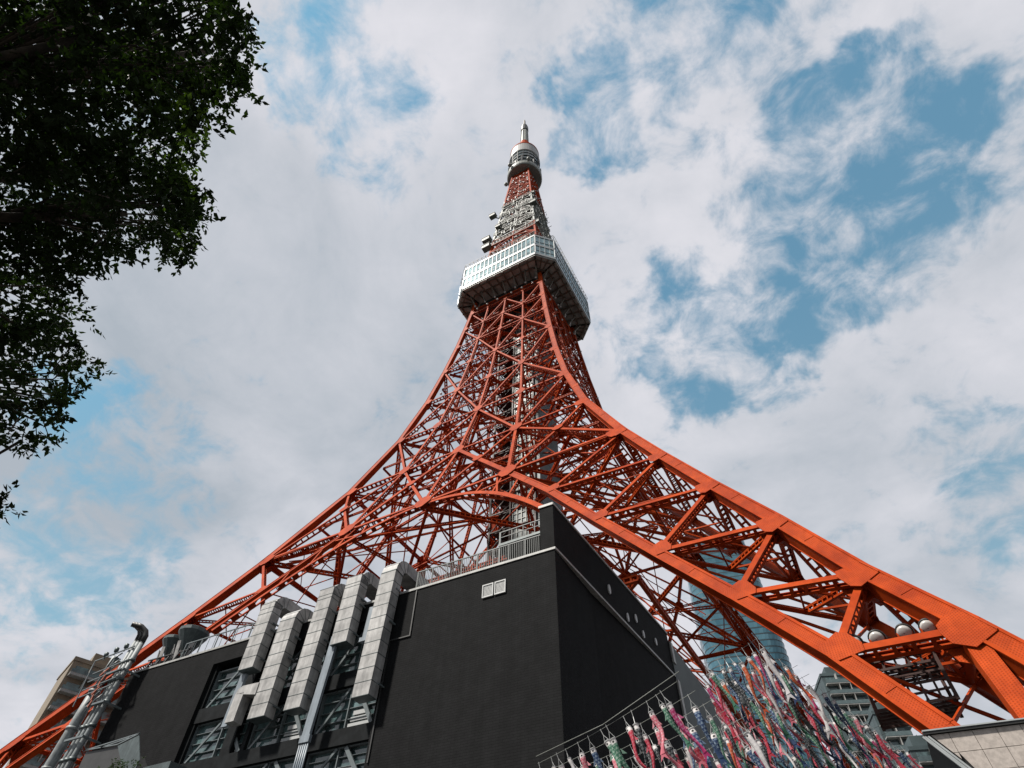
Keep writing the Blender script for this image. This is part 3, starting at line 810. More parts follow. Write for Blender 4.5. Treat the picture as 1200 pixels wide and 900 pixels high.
# double louvre
b = MB()
for x0, x1 in ((21.95, 22.8), (22.9, 23.75)):
    for a, c, u, v in ((x0, x1, 23.85, 23.93), (x0, x1, 24.75, 24.83), (x0, x0+.07, 23.93, 24.75), (x1-.07, x1, 23.93, 24.75)): fbox(b, a, c, u, v, .002, .1)
    for i in range(9): fbox(b, x0+.07, x1-.07, 23.95+i*.09, 24.0+i*.09, .003, .06)
b.build('louvre', 'white', bld)
b = MB()
for x, z0, z1 in ((14.62, 15, 22.6), (16.3, 22.6, 26.0)): fbox(b, x, x+.09, z0, z1, .002, .09)
fbox(b, 14.62, 16.39, 22.52, 22.6, .002, .09); b.build('drain_pipe', 'dark_steel', bld)
# recessed window bays
b = MB(); fbox(b, -3.25, 14.4, 14.2, 24.75, -6, -1.0); b.build('recess_wall', 'recess', bld)
b = MB()
for z0, z1 in ((20.25, 21.3), (16.5, 17.5)): fbox(b, -3.24, 14.39, z0, z1, -1.0, -.25)
for x0, x1 in ((-3.24, -2.95), (.9, 1.9), (2.85, 3.2), (8.55, 9.15), (14.2, 14.39)): fbox(b, x0, x1, 14.2, 24.74, -1.0, -.3)
fbox(b, .5, 14.3, 24.2, 24.74, -1.0, -.2)
b.build_each('spandrel', 'recess', bld)
for z0, z1 in ((21.3, 24.3), (17.5, 20.25), (14.2, 16.5)):
    for x0, x1 in ((-2.95, 2.85), (3.2, 8.55), (9.15, 14.2)):
        b = MB(); 
        for a, c, u, v in ((x0, x1, z0, z0+.09), (x0, x1, z1-.09, z1), (x0, x0+.12, z0+.09, z1-.09), (x1-.12, x1, z0+.09, z1-.09), ((x0+x1)/2-.04, (x0+x1)/2+.04, z0+.09, z1-.09)): fbox(b, a, c, u, v, -.95, -.55)
        for i in range(1, 4): fbox(b, x0+.12, x1-.12, z0+i*(z1-z0)/4-.02, z0+i*(z1-z0)/4+.02, -.93, -.62)
        wf = b.build('window', 'frame_grey', bld)
        b = MB(); fbox(b, x0+.1, x1-.1, z0+.08, z1-.08, -.9, -.8); b.build('pane', 'bay_glass', wf)
        b = MB(); xm = (x0+x1)/2
        b.bar(fac(x0+.3, z0+.1, -.5), fac(xm-.1, z1-.1, -.5), FNn, .16, .1); b.bar(fac(x1-.3, z0+.1, -.5), fac(xm+.6, z1-.1, -.5), FNn, .26, .12)
        b.build_each('brace', 'frame_grey', wf)
        b = MB(); zc = z0+.15
        for i in range(3): fbox(b, x1-2.4+i*.15, x1-.5-i*.3, zc+i*.38, zc+i*.38+.26, -.78, -.68)
        b.build('blind', 'white', wf)

# grey rendered annex continuing the side wall
b = MB(); b.prism([(28.62, -25.75), (28.62, -5.5), (22, -5.5), (22, -25.75)], 0, 29.3)
an = b.build('side_annex', 'grey_wall', label='grey green rendered block joining the far end of the black side wall', cat='building')
b = MB()
for z0, z1 in ((27.4, 29.3), (22.6, 25.9), (17, 20)): b.box((28.6, -25.78, z0), (28.74, -25.2, z1))
b.build_each('corner_strip', 'coping', an)

# ---- air ducts on the facade
def rect_sweep(b, path, hx, hd, mi=0, jx=None):
    """path of (out, z) in the facade's normal plane; hx half width along the wall, hd half depth"""
    k0 = len(b.v); n = len(path)
    for i, (x, o, z) in enumerate(path):
        a = path[max(i-1, 0)]; c = path[min(i+1, n-1)]
        t = Vector((0, c[1]-a[1], c[2]-a[2])).normalized(); q = Vector((0, -t.z, t.y))
        for sx, sq in ((-1, -1), (1, -1), (1, 1), (-1, 1)):
            p = fac(x+sx*hx, z+q.z*sq*hd, o+q.y*sq*hd); b.v.append(p)
    for i in range(n-1):
        for j in range(4):
            a = k0+i*4+j; c = k0+i*4+(j+1) % 4; b.face((a, c, c+4, a+4), mi)
    b.face((k0+3, k0+2, k0+1, k0), mi); k = k0+4*(n-1); b.face((k, k+1, k+2, k+3), mi)
def duct(x, wdt, zb, zt, label, dep=.9, name='air_duct', xs=(0, 0), back=3.2):
    hx, hd = wdt/2, dep/2; o = .18+hd
    D = empty(name, fac(x, zb, o), label, 'air duct', 'air ducts on the dark facade')
    L = D.location
    b = MB(); rad = dep*.95; path = [(x+xs[0], o, zb)]
    zs = zb
    while zs < zt-rad-.6: zs += .9; path.append((x+lerp(xs[0], xs[1], (zs-zb)/(zt-zb)), o, zs))
    for i in range(0, 7):
        a = math.pi/2*i/6; path.append((x+xs[1], o-rad+rad*math.cos(a), zt-rad+rad*math.sin(a)-hd))
    path.append((x+xs[1], o-rad-back, zt-hd))
    rect_sweep(b, path, hx, hd)
    b.v = [v-L for v in b.v]; b.build('duct_casing', 'galv', D)
    b = MB()
    for i, p in enumerate(path[:-1]):
        if i >= len(path)-8 and i % 2 == 0: continue
        a, c = path[max(i-1, 0)], path[min(i+1, len(path)-1)]
        t = Vector((0, c[1]-a[1], c[2]-a[2])).normalized(); hh = Vector((0, t.y*.018, t.z*.018))
        rect_sweep(b, [(p[0], p[1]-hh.y, p[2]-hh.z), (p[0], p[1]+hh.y, p[2]+hh.z)], hx+.014, hd+.014)
    b.v = [v-L for v in b.v]; b.build_each('flange', 'hood', D)
    b = MB()
    for z in (zb+.8, (zb+zt)/2, zt-2.6): b.bar(fac(x-hx-.1, z, .0), fac(x-hx-.1, z, o), (0, 0, 1), .1, .1); b.bar(fac(x+hx+.1, z, .0), fac(x+hx+.1, z, o), (0, 0, 1), .1, .1)
    b.v = [v-L for v in b.v]; b.build_each('bracket', 'frame_grey', D)
    return D
duct(2.12, 1.45, 22.8, 29.1, 'leftmost tall silver air duct, ending high above the left window bay', back=4)
D2 = duct(4.98, 1.55, 18.85, 27.3, 'long silver air duct with a small hooked branch at its lower left side')
b = MB(); L = D2.location
rect_sweep(b, [(2.55, .75, 18.95), (2.55, .75, 20.0), (2.6, .75, 20.9)], .42, .4)
k = [fac(2.2, 20.9, .35), fac(4.25, 20.5, .35), fac(4.25, 21.35, .35), fac(2.7, 21.4, .35), fac(2.3, 21.25, .35)]
b.poly([p+FNn*.4 for p in k], FNn, .8); b.v = [v-L for v in b.v]; b.build('branch', 'galv', D2)
duct(8.17, 1.4, 18.85, 28.6, 'long silver air duct left of the pale blue cable cover', xs=(0, .15))
duct(10.88, 1.42, 22.8, 28.9, 'short silver air duct between the pale blue cable cover and the rightmost duct', back=2.6)
duct(14.05, 1.35, 18.6, 28.9, 'rightmost silver air duct, long and beside the plain black wall', xs=(-.15, .2), back=3)
cc = empty('cable_cover', fac(9.9, 14, 0), 'long pale blue cable cover running down the facade between the ducts with bare cables below', 'cable cover')
b = MB(); L = cc.location
b.bar(fac(10.2, 23.6, .75), fac(9.85, 17.0, .75), FNn, .62, .2); b.bar(fac(10.6, 27.2, .75), fac(10.2, 23.6, .75), FNn, .55, .2)
b.bar(fac(9.85, 17.05, .75), fac(9.85, 16.6, .75), FNn, .8, .24); b.v = [v-L for v in b.v]; b.build('cover', 'conduit', cc)
b = MB()
for i in range(5): x = 9.5+i*.17; b.tube([fac(x, 16.6, .75), fac(x, 15.2, .75), fac(x-.1, 14.2, .75), fac(x-.1, 8, .75)], .06, 8)
b.v = [v-L for v in b.v]; b.build_each('cable', 'conduit', cc)
b = MB(); b.bar(fac(1.6, 22.7, .5), fac(1.5, 19.0, .5), FNn, .55, .25)
b.build('cable_cover', 'conduit', label='short pale blue cable cover hanging below the leftmost silver duct', cat='cable cover')
b = MB(); b.bar(fac(12.95, 25.4, .4), fac(12.85, 22.9, .4), FNn, .75, .2); b.bar(fac(12.3, 22.95, .4), fac(13.3, 22.95, .4), (0, 0, 1), .3, .3)
b.build('wall_panel', 'conduit', label='plain pale panel between the two rightmost silver ducts', cat='panel')

M['rail_grey'] = mat('pale_grey_railing_paint', (.13, .145, .145), .55)
# ---- roof railings
def railing(p0, p1, h, n, label, glass=False, posts=8):
    D = empty('roof_railing', p0, label, 'railing'); L = Vector(p0); p0, p1 = Vector(p0), Vector(p1)
    b = MB()
    for i in range(posts+1): X = lerp(p0, p1, i/posts); b.bar(X, X+Vector((0, 0, h)), FNn, .07, .07)
    for z in (h, .12): b.bar(p0+Vector((0, 0, z)), p1+Vector((0, 0, z)), (0, 0, 1), .08, .08)
    b.v = [v-L for v in b.v]; b.build('rail', 'rail_grey' if not glass else 'frame_grey', D)
    b = MB()
    for i in range(n): X = lerp(p0, p1, (i+.5)/n); b.bar(X+Vector((0, 0, .12)), X+Vector((0, 0, h-.04)), FNn, .032, .032)
    b.v = [v-L for v in b.v]; b.build_each('baluster', 'rail_grey' if not glass else 'frame_grey', D)
    return D
railing(fac(15.8, RZ+.17, -.5), fac(26.25, RZ+.17, -.5), 1.75, 70, 'white steel railing with close balusters on the roof edge right of the ducts')
railing(fac(-8.6, RZ+.17, -.4), fac(1.2, RZ+.17, -.4), 1.6, 12, 'light grey open railing on the roof edge left of the ducts', True, 5)
D = empty('roof_platform', (23, -43, RZ-.4), 'steel platform with white posts and a railed deck beside the tall parapet', 'platform'); L = D.location
b = MB(); b.box((21.9, -45.2, 29.3), (27, -41.4, 29.5))
for i in range(7): b.box((21.9+i*.75, -45.15, 29.1), (22.02+i*.75, -41.45, 29.298))
b.v = [v-L for v in b.v]; b.build('platform_deck', 'hood', D)
b = MB()
for x in (22, 26): 
    for y in (-45.1, -41.5): b.bar((x, y, RZ-.4), (x, y, 30.6), (0, 1, 0), .13, .13)
for i in range(5): b.bar((22+i*1., -45.1, 29.5), (22+i*1., -45.1, 30.6), (0, 1, 0), .045, .045)
b.bar((22, -45.1, 30.6), (26, -45.1, 30.6), (0, 0, 1), .07, .07); b.bar((22, -45.1, 30.1), (26, -45.1, 30.1), (0, 0, 1), .05, .05)
b.v = [v-L for v in b.v]; b.build_each('post', 'rail_grey', D)
# ---- roof ventilators on the left part of the roof
for x, s, lab in ((-10.1, 1.15, 'larger grey conical roof ventilator, right one of the pair'), (-12.3, 1., 'smaller grey conical roof ventilator beside the pipes')):
    D = empty('roof_ventilator', (x, -46.2, RZ), lab, 'ventilator', 'conical ventilators on the roof'); 
    b = MB(); b.lathe_at((0, 0, 1.5), [(.28, -.8), (.3*s, .2), (1.15*s, 1.7*s), (1.18*s, 1.75*s), (1.18*s, 2.0*s), (1.1*s, 2.05*s), (.001, 2.5*s)], 14, 0); b.sm = [False]*len(b.f); b.build('cone', 'hood', D)
    b = MB()
    for i in range(3): a = R(220+i*60); d = Vector((math.cos(a), math.sin(a), 0)); b.bar(d*1.0*s+Vector((0, 0, 2.4)), d*.7+Vector((0, 0, 0.2)), d, .35, .06)
    b.build_each('support', 'galv', D)
b = MB()
for i in range(5): b.bar((-13.5+i*1.2, -47.3, RZ), (-13.2+i*1.2, -47.0, RZ+1.6), (0, 1, 0), .12, .12)
b.bar((-13.5, -47.2, RZ+1.4), (-8.2, -47, RZ+1.4), (0, 0, 1), .1, .1); b.box((-13.4, -46.9, RZ), (-9, -46.7, RZ+1.2))
b.build('equipment_screen', 'dark_steel', label='dark steel frame standing in front of the conical roof ventilators', cat='screen')

# ---- pipes at the left end of the facade
lean = lambda z: -12.75+(z-27.5)*.145
for i, (dx, r, zt, lab) in enumerate(((0, .22, 28.2, 'right pipe of the tall bundle of three beside the black wall'), (-.56, .22, 28.4, 'middle pipe of the tall bundle of three beside the black wall'), (-1.1, .2, 28.6, 'left pipe of the tall bundle of three beside the black wall'))):
    D = empty('vent_pipe', (lean(0)+dx, -49, 0), lab, 'pipe', 'vent pipes at the left end of the facade'); L = D.location
    b = MB(); b.tube([(lean(z)+dx, -49, z) for z in (0, 8, 14, 20, 24, zt)], r, 14); b.v = [v-L for v in b.v]; b.build('pipe', 'galv_pipe', D)
    b = MB(); x = lean(zt)+dx; b.tube([(x, -49, zt-.1), (x, -49, zt+.6), (x-.12, -49.15, zt+1.0), (x-.5, -49.5, zt+1.35), (x-.7, -49.8, zt+1.4)], [r*1.0, r*1.1, r*1.1, r*1.1, r*1.2], 12); b.v = [v-L for v in b.v]; b.build('outlet', 'black_plastic', D)
    b = MB()
    for z in (19, 21.4, 23.2, 25, 26.6): b.lathe_at((lean(z)+dx, -49, z), [(r, -.12), (r+.09, -.12), (r+.09, .12), (r, .12)], 14, 0)
    b.v = [v-L for v in b.v]; b.build_each('collar', 'hood', D)
D = empty('vent_pipe', (-19.3, -49.2, 0), 'thick single pale pipe standing left of the bundle of three', 'pipe', 'vent pipes at the left end of the facade'); L = D.location
b = MB(); l2 = lambda z: -15.5+(z-26.2)*.11
b.tube([(l2(z), -49.2, z) for z in (0, 10, 18, 22, 24.6)], .4, 16); b.tube([(l2(z), -49.2, z) for z in (24.6, 26, 27.4)], .26, 12); b.v = [v-L for v in b.v]; b.build('pipe', 'galv_pipe', D)
b = MB()
for z in (18.6, 21.5, 24.4): b.lathe_at((l2(z), -49.2, z), [(.4, -.1), (.48, -.1), (.48, .1), (.4, .1)], 16, 0)
b.v = [v-L for v in b.v]; b.build_each('collar', 'galv_pipe', D)
D = empty('pipe_rack', (-15, -49, 18), 'thin steel rack with rods, valves and small lamps around the pale pipes', 'rack'); L = D.location
b = MB()
b.bar((-18.2, -49.3, 27.6), (-13.0, -49.3, 27.8), (0, 0, 1), .09, .09); b.bar((-18.2, -49.3, 27.6), (-17.6, -49.3, 23.5), (0, 1, 0), .07, .07)
for z in (20.4, 23.0, 25.6): b.bar((lean(z)-1.7, -49.5, z), (lean(z)+.6, -49.5, z), (0, 0, 1), .16, .16); b.bar((lean(z)+.5, -49.5, z), (lean(z)+.5, -47.8, z), (0, 0, 1), .14, .14)
for z in (24.0, 24.6, 25.3, 26.0): b.bar((l2(z)-1.2, -49.6, z), (lean(z)+.4, -49.6, z+.3), (0, 0, 1), .08, .08)
for i in range(7): z = 22.6+i*.6; b.tube([(-15.2+rng.uniform(-.4, .4), -49.4, z), (-14.6+rng.uniform(-.3, .5), -49.6, z+.7), (-14.2+rng.uniform(-.4, .4), -49.3, z+1.3)], .07, 6)
b.v = [v-L for v in b.v]; b.build_each('rod', 'frame_grey', D)
b = MB()
for x, z in ((-16.9, 27.9), (-15.6, 28.05), (-14.3, 28.1), (-14.7, 26.9)): b.lathe_at((x, -49.3, z), [(.02, -.25), (.16, -.2), (.2, 0), (.16, .2), (.02, .25)], 10, 0); b.bar((x, -49.3, z-.5), (x, -49.3, z), (0, 1, 0), .07, .07)
b.v = [v-L for v in b.v]; b.build_each('valve_cap', 'hood', D)
b = MB()
for i in range(6): z = 22.8+i*.55; b.bar((-15+rng.uniform(-.4, .4), -49.6, z), (-14.5+rng.uniform(-.4, .4), -49.6, z+.5), (0, 1, 0), .14, .14)
b.v = [v-L for v in b.v]; b.build_each('valve_body', mat('faded_red_valve', (.42, .12, .07), .5), D)
# ---- hood at the foot of the facade
D = empty('intake_hood', (-3.5, -51, 12), 'grey green sheet metal intake hood with a dark mouth low on the facade', 'hood'); L = D.location
b = MB(); pl = [(-6.95, 17.5), (-3.4, 17.25), (-1.9, 15.9), (-1.3, 13), (-6.6, 13)]
b.poly([(x, -50.9, z) for x, z in pl], (0, -1, 0), 2.2)
b.v = [v-L for v in b.v]; b.build('dark_mouth', 'dark_steel', D)
b = MB()
for p, q in (((-7.0, 17.55), (-1.46, 17.72)), ((-3.4, 17.35), (-1.46, 17.72)), ((-7.0, 17.55), (-3.4, 17.35)), ((-5.2, 17.44), (-2.4, 17.6))): b.bar((p[0], -52.1, p[1]), (q[0], -52.1, q[1]), (0, -1, 0), .07, .07)
b.v = [v-L for v in b.v]; b.build('frame', 'frame_grey', D)
b = MB(); b.poly([(x, -52.06, z) for x, z in ((-3.35, 17.25), (-1.5, 17.62), (-.2, 15.95), (-.3, 13), (-1.25, 13), (-1.85, 15.85))], (0, -1, 0), .06)
b.box((-.25, -51.7, 13), (2.5, -49, 15.6)); b.v = [v-L for v in b.v]; b.build('sheet', 'hood', D)

# ------------------------------------------------------------------ stone-clad plinth at the near leg
sa, sb, sn = Vector((.9919, .1274, 0)), Vector((-.03, -.08, .99)).normalized(), None
sn = sa.cross(sb).normalized(); sn = sn if sn.y < 0 else -sn
SP = CAM+(Vector((42.535, -63.707, 6.272))-CAM)*(20/15.)
st = empty('stone_plinth', (48, -55, 0), 'pale granite clad plinth with a dark soffit under the foot of the near tower leg', 'plinth'); L = st.location
M['granite'] = mat('granite', (.62, .55, .50), .55, var=.12, vscale=9, bump=.1, bscale=60)
def on(a, c, o=0.): return SP+sa*a+sb*c+sn*o
b = MB(); tw, th_ = .512, .42; g_ = .012
lft = lambda c: -c*.69*1.0
for r_ in range(0, 9):
    c1, c0 = -r_*th_-g_, -(r_+1)*th_
    for q in range(-1, 30):
        a0, a1 = q*tw-.02+g_, (q+1)*tw-.02
        l0, l1 = lft(c1)+.10, lft(c0)+.10
        if a1 < l0: continue
        p = [(max(a0, l0), c1), (a1, c1), (a1, c0), (max(a0, l1), c0)] if a1 > l1 else [(max(a0, l0), c1), (a1, c1), (a1, lerp(c1, c0, (a1-l0)/(l1-l0)))]
        if len(p) == 4 and a0 < l1 and a0 > l0: pass
        b.poly([on(x, y) for x, y in p][::-1], sn, .03)
b.v = [v-L for v in b.v]; b.build('cladding_tile', 'granite', st)
b = MB()
back = Vector((0, 11, 0))
lo = [on(-.0, .06, -.05), on(16, .06, -.05), on(16, -3.9, -.05), on(-lft(3.9)*1.0, -3.9, -.05)]
lo[3] = on(lft(-3.9), -3.9, -.05)
k = len(b.v); b.v += lo+[p+back for p in lo]
for q in ((0, 1, 2, 3), (7, 6, 5, 4), (0, 4, 5, 1), (3, 7, 4, 0), (1, 5, 6, 2), (2, 6, 7, 3)): b.face(tuple(k+i for i in q))
b.box((47, -56, 0), (60, -45, 4.4))
b.v = [v-L for v in b.v]; b.build('core', 'dark_steel', st)
b = MB(); b.bar(on(-.05, .035, .03), on(16, .035, .03), sn, .06, .10); b.v = [v-L for v in b.v]; b.build('top_flashing', 'dark_steel', st)
b = MB(); b.bar(on(-.05, .082, .03), on(16, .082, .03), sn, .03, .14)
for o in (.0, .12, .2):
    dv = sa*(-o*.6)
    b.bar(on(.03, -.03, .03)+dv, on(lft(-3.9)+.03, -3.9, .03)+dv, sn, .045, .06)
b.v = [v-L for v in b.v]; b.build('edge_trim', 'white_metal', st)

# ------------------------------------------------------------------ floodlights on the near leg
fx = [42.5, 43.5, 44.7, 45.7]
labs = ['white round floodlight, first from the left on the riveted cross member', 'white round floodlight, second from the left on the riveted cross member', 'white round floodlight, third from the left on the riveted cross member', 'white round floodlight, nearest the outer chord of the leg']
for x, lb in zip(fx, labs):
    P = FP(x, 15.75, -.75)+Vector((0, 0, .3)); D = empty('floodlight', P, lb, 'floodlight', 'floodlights on the near leg')
    ax = Vector((.25, .75, .65)).normalized(); q = ax.to_track_quat('Z', 'Y')
    def place(b):
        b.v = [q @ v+Vector((0, 0, .55)) for v in b.v]
    b = MB(); b.lathe_at((0, 0, 0), [(.02, -.13), (.24, -.12), (.31, -.07), (.33, .14)], 20, 0); place(b); b.build('housing', 'lamp', D)
    b = MB(); b.lathe_at((0, 0, 0), [(.33, .06), (.39, .06), (.39, .17), (.33, .17)], 20, 0); place(b); b.build('rim', 'dark_steel', D)
    b = MB(); b.lathe_at((0, 0, 0), [(.33, .14), (.2, .17), (.001, .18)], 20, 0); place(b); b.build('lens', 'deck_glass', D)
    b = MB(); b.bar((-.3, 0, -.4), (-.3, 0, .6), (0, 1, 0), .08, .08); b.bar((.3, 0, -.4), (.3, 0, .6), (0, 1, 0), .08, .08); b.bar((-.3, 0, -.35), (.3, 0, -.35), (0, 0, 1), .1, .08); b.build('yoke', 'orange', D)
D = empty('service_platform', (45, -45, 12), 'dark caged service platform hanging inside the near leg behind the floodlights', 'platform'); L = D.location
b = MB()
for z in (13.3, 14.9):
    for i in range(6): y = -46.0+i*.4; b.bar((42.2, y, z), (45.4, y, z), (0, 0, 1), .12, .1)
    for i in range(7): x = 42.2+i*.53; b.bar((x, -46.0, z+.1), (x, -44.0, z+.1), (0, 0, 1), .12, .1)
    for i in range(7): x = 42.2+i*.53; b.bar((x, -46.0, z), (x, -46.0, z+1.2), (0, 1, 0), .09, .09)
    for h in (.4, .8, 1.2): b.bar((42.2, -46.0, z+h), (45.4, -46.0, z+h), (0, 0, 1), .08, .08)
for x in (42.2, 45.4):
    for y in (-46.0, -44.0): b.bar((x, y, 13.2), (x, y, 16.2), (0, 1, 0), .14, .14)
b.v = [v-L for v in b.v]; b.build('cage', 'lattice_dark', D)

# ------------------------------------------------------------------ distant buildings
def glass_floor_mat(name, c0, c1, w_, h_):
    mt = mat(name, c0, .18, metal=.3, var=.1, spec=.7); t = mt.node_tree; b = bsdf(mt)
    uv = t.nodes.new('ShaderNodeUVMap').outputs[0]
    br = t.nodes.new('ShaderNodeTexBrick'); t.links.new(uv, br.inputs[0]); br.offset = .0
    br.inputs['Scale'].default_value = 1; br.inputs['Brick Width'].default_value = w_; br.inputs['Row Height'].default_value = h_; br.inputs['Mortar Size'].default_value = .03
    br.inputs['Color1'].default_value = (*c0, 1); br.inputs['Color2'].default_value = (*c1, 1); br.inputs['Mortar'].default_value = (c0[0]*.5, c0[1]*.5, c0[2]*.5, 1)
    t.links.new(br.outputs[0], b.inputs['Base Color']); return mt
M['sky_glass'] = glass_floor_mat('blue_green_curtain_wall', (.065, .175, .235), (.12, .25, .31), 3., 4.8)
D_ = 490.; azc = R(-7.75); SC = Vector((CAM.x+D_*math.sin(azc), CAM.y+D_*math.cos(azc), 0))
sk = empty('glass_skyscraper', SC, 'very tall blue green glass skyscraper with rounded corners seen through the lattice', 'skyscraper'); sk.rotation_euler = (0, 0, R(14))
def rsq(h, r, n=8):
    pts = []
    for cx, cy, a0 in ((h-r, h-r, 0), (-h+r, h-r, 90), (-h+r, -h+r, 180), (h-r, -h+r, 270)):
        for i in range(n+1): a = R(a0+90*i/n); pts.append((cx+r*math.cos(a), cy+r*math.sin(a)))
    return pts
b = MB(); b2 = MB(); HT = 330.; nf = 66; fh = HT/nf
def hs(z): return 27.5+3.0*math.sin(min(1, z/260)*math.pi*.5)*0+ (1.5 if z < 240 else 1.5-3.2*((z-240)/90)**2)
for i in range(nf):
    z0 = i*fh; P0, P1 = rsq(hs(z0)+.25, 13), rsq(hs(z0)-.45, 13); c = len(P0); k = len(b.v)
    for x, y in P1: b.v.append(Vector((x, y, z0+1.3)))
    for x, y in P0: b.v.append(Vector((x, y, z0+fh)))
    acc = 0.
    for j in range(c):
        l = (j+1) % c; d = math.hypot(P0[l][0]-P0[j][0], P0[l][1]-P0[j][1])
        b.face((k+j, k+l, k+c+l, k+c+j), 0, [(acc, z0+.1), (acc+d, z0+.1), (acc+d, z0+4.6), (acc, z0+4.6)]); acc += d
    k = len(b2.v); Pz = rsq(hs(z0)-.8, 13)
    for z, PP in ((z0, rsq(hs(z0)+.3, 13)), (z0+.9, rsq(hs(z0)+.3, 13)), (z0+1.3, Pz)):
        for x, y in PP: b2.v.append(Vector((x, y, z)))
    for rr in (0, 1):
        for j in range(c): l = (j+1) % c; b2.face((k+rr*c+j, k+rr*c+l, k+(rr+1)*c+l, k+(rr+1)*c+j), 0)
b.build('curtain_wall', 'sky_glass', sk); b2.build('floor_edge_lattice', mat('slate_floor_edge', (.022, .045, .058), .5), sk)
b = MB(); b.prism(rsq(hs(HT)-1, 13), HT-1, HT+3); b.build('roof', 'shaft_panel', sk)

def boxes_each(b, name, m_, parent, most=90):
    """every box of b a part of its own, the highest (nearest to view) first; the rest one part"""
    k = len(b.v)//8; order = sorted(range(k), key=lambda i: -b.v[i*8].z); rest = MB()
    for n_, i in enumerate(order):
        t = MB(); lo, hi = b.v[i*8], b.v[i*8+6]
        if n_ < most: t.box(lo, hi); t.build(name, m_, parent)
        else: rest.box(lo, hi)
    if rest.v: rest.build(name, m_, parent)['kind'] = 'stuff'
def balcony_tower(name, az_, dist, wd, dp, ht, rot, wallm, labels, cat='apartment block', rail='frame_grey', bays=3, fh=3.1, slab=.25):
    P = Vector((CAM.x+dist*math.sin(R(az_)), CAM.y+dist*math.cos(R(az_)), 0)); r_ = empty(name, P, labels, cat); r_.rotation_euler = (0, 0, R(rot))
    b = MB(); b.box((-wd/2, -dp/2, 0), (wd/2, dp/2, ht)); b.build('wall', wallm, r_)
    n = int(ht/fh); bl, gl_, rl = MB(), MB(), MB()
    for i in range(n):
        z = i*fh+ht-n*fh+.2*0+.1
        bl.box((-wd/2+.4, -dp/2-1.7, z), (wd/2-.4, -dp/2-.002, z+slab)); rl.box((-wd/2+.4, -dp/2-1.75, z+slab+.01), (wd/2-.4, -dp/2-1.68, z+1.25))
        bl.box((wd/2+.002, -dp/2+1, z), (wd/2+1.4, dp/2-1, z+.25)); rl.box((wd/2+1.36, -dp/2+1, z+.26), (wd/2+1.42, dp/2-1, z+1.2))
        for j in range(bays):
            x0 = -wd/2+.8+j*(wd-1.6)/bays; gl_.box((x0+.2, -dp/2-.06, z+.3), (x0+(wd-1.6)/bays-.3, -dp/2-.003, z+2.5))
            if j: bl.box((x0-.15, -dp/2-1.65, z+slab+.002), (x0, -dp/2-.01, z+fh-.01))
        gl_.box((wd/2+.003, -dp/2+1.4, z+.3), (wd/2+.06, -.6, z+2.4)); gl_.box((wd/2+.003, .6, z+.3), (wd/2+.06, dp/2-1.4, z+2.4))
    boxes_each(bl, 'balcony', 'coping' if rail != 'frame_grey' else 'white_metal', r_); boxes_each(gl_, 'window', 'bay_glass', r_); boxes_each(rl, 'balcony_front', rail, r_)
    b = MB(); b.box((-wd/2-.2, -dp/2-.2, ht), (wd/2+.2, dp/2+.2, ht+.8)); b.box((-wd/4, -dp/4, ht+.8), (wd/4, dp/4, ht+4)); b.build('roof', wallm, r_)
    return r_
M['condo_wall'] = mat('grey_green_condo_wall', (.075, .11, .118), .6, var=.15, vscale=.3)
M['condo_rail'] = mat('pale_green_balcony_glass', (.13, .18, .19), .35, var=.1)
M['brown_wall'] = mat('brown_tiled_wall', (.29, .235, .17), .7, var=.1, vscale=.5)
balcony_tower('condominium_tower', -1.1, 215, 11, 11, 90, 20, 'condo_wall', 'grey green balcony tower next to the glass skyscraper, tallest of three', rail='condo_rail')
balcony_tower('condominium_tower', 1.0, 195, 7, 12, 70, 18, 'condo_wall', 'grey green balcony tower in the middle of three', rail='condo_rail', bays=2)
balcony_tower('condominium_tower', 2.6, 180, 8, 12, 56, 16, 'condo_wall', 'shortest grey green balcony tower beside the granite plinth', rail='condo_rail', bays=2)
balcony_tower('apartment_block', -63.6, 170, 14, 13, 64.5, 70, 'brown_wall', 'brown apartment block with white balconies at far left behind the tower leg', bays=4, fh=3.5, rail='bay_glass', slab=.55)

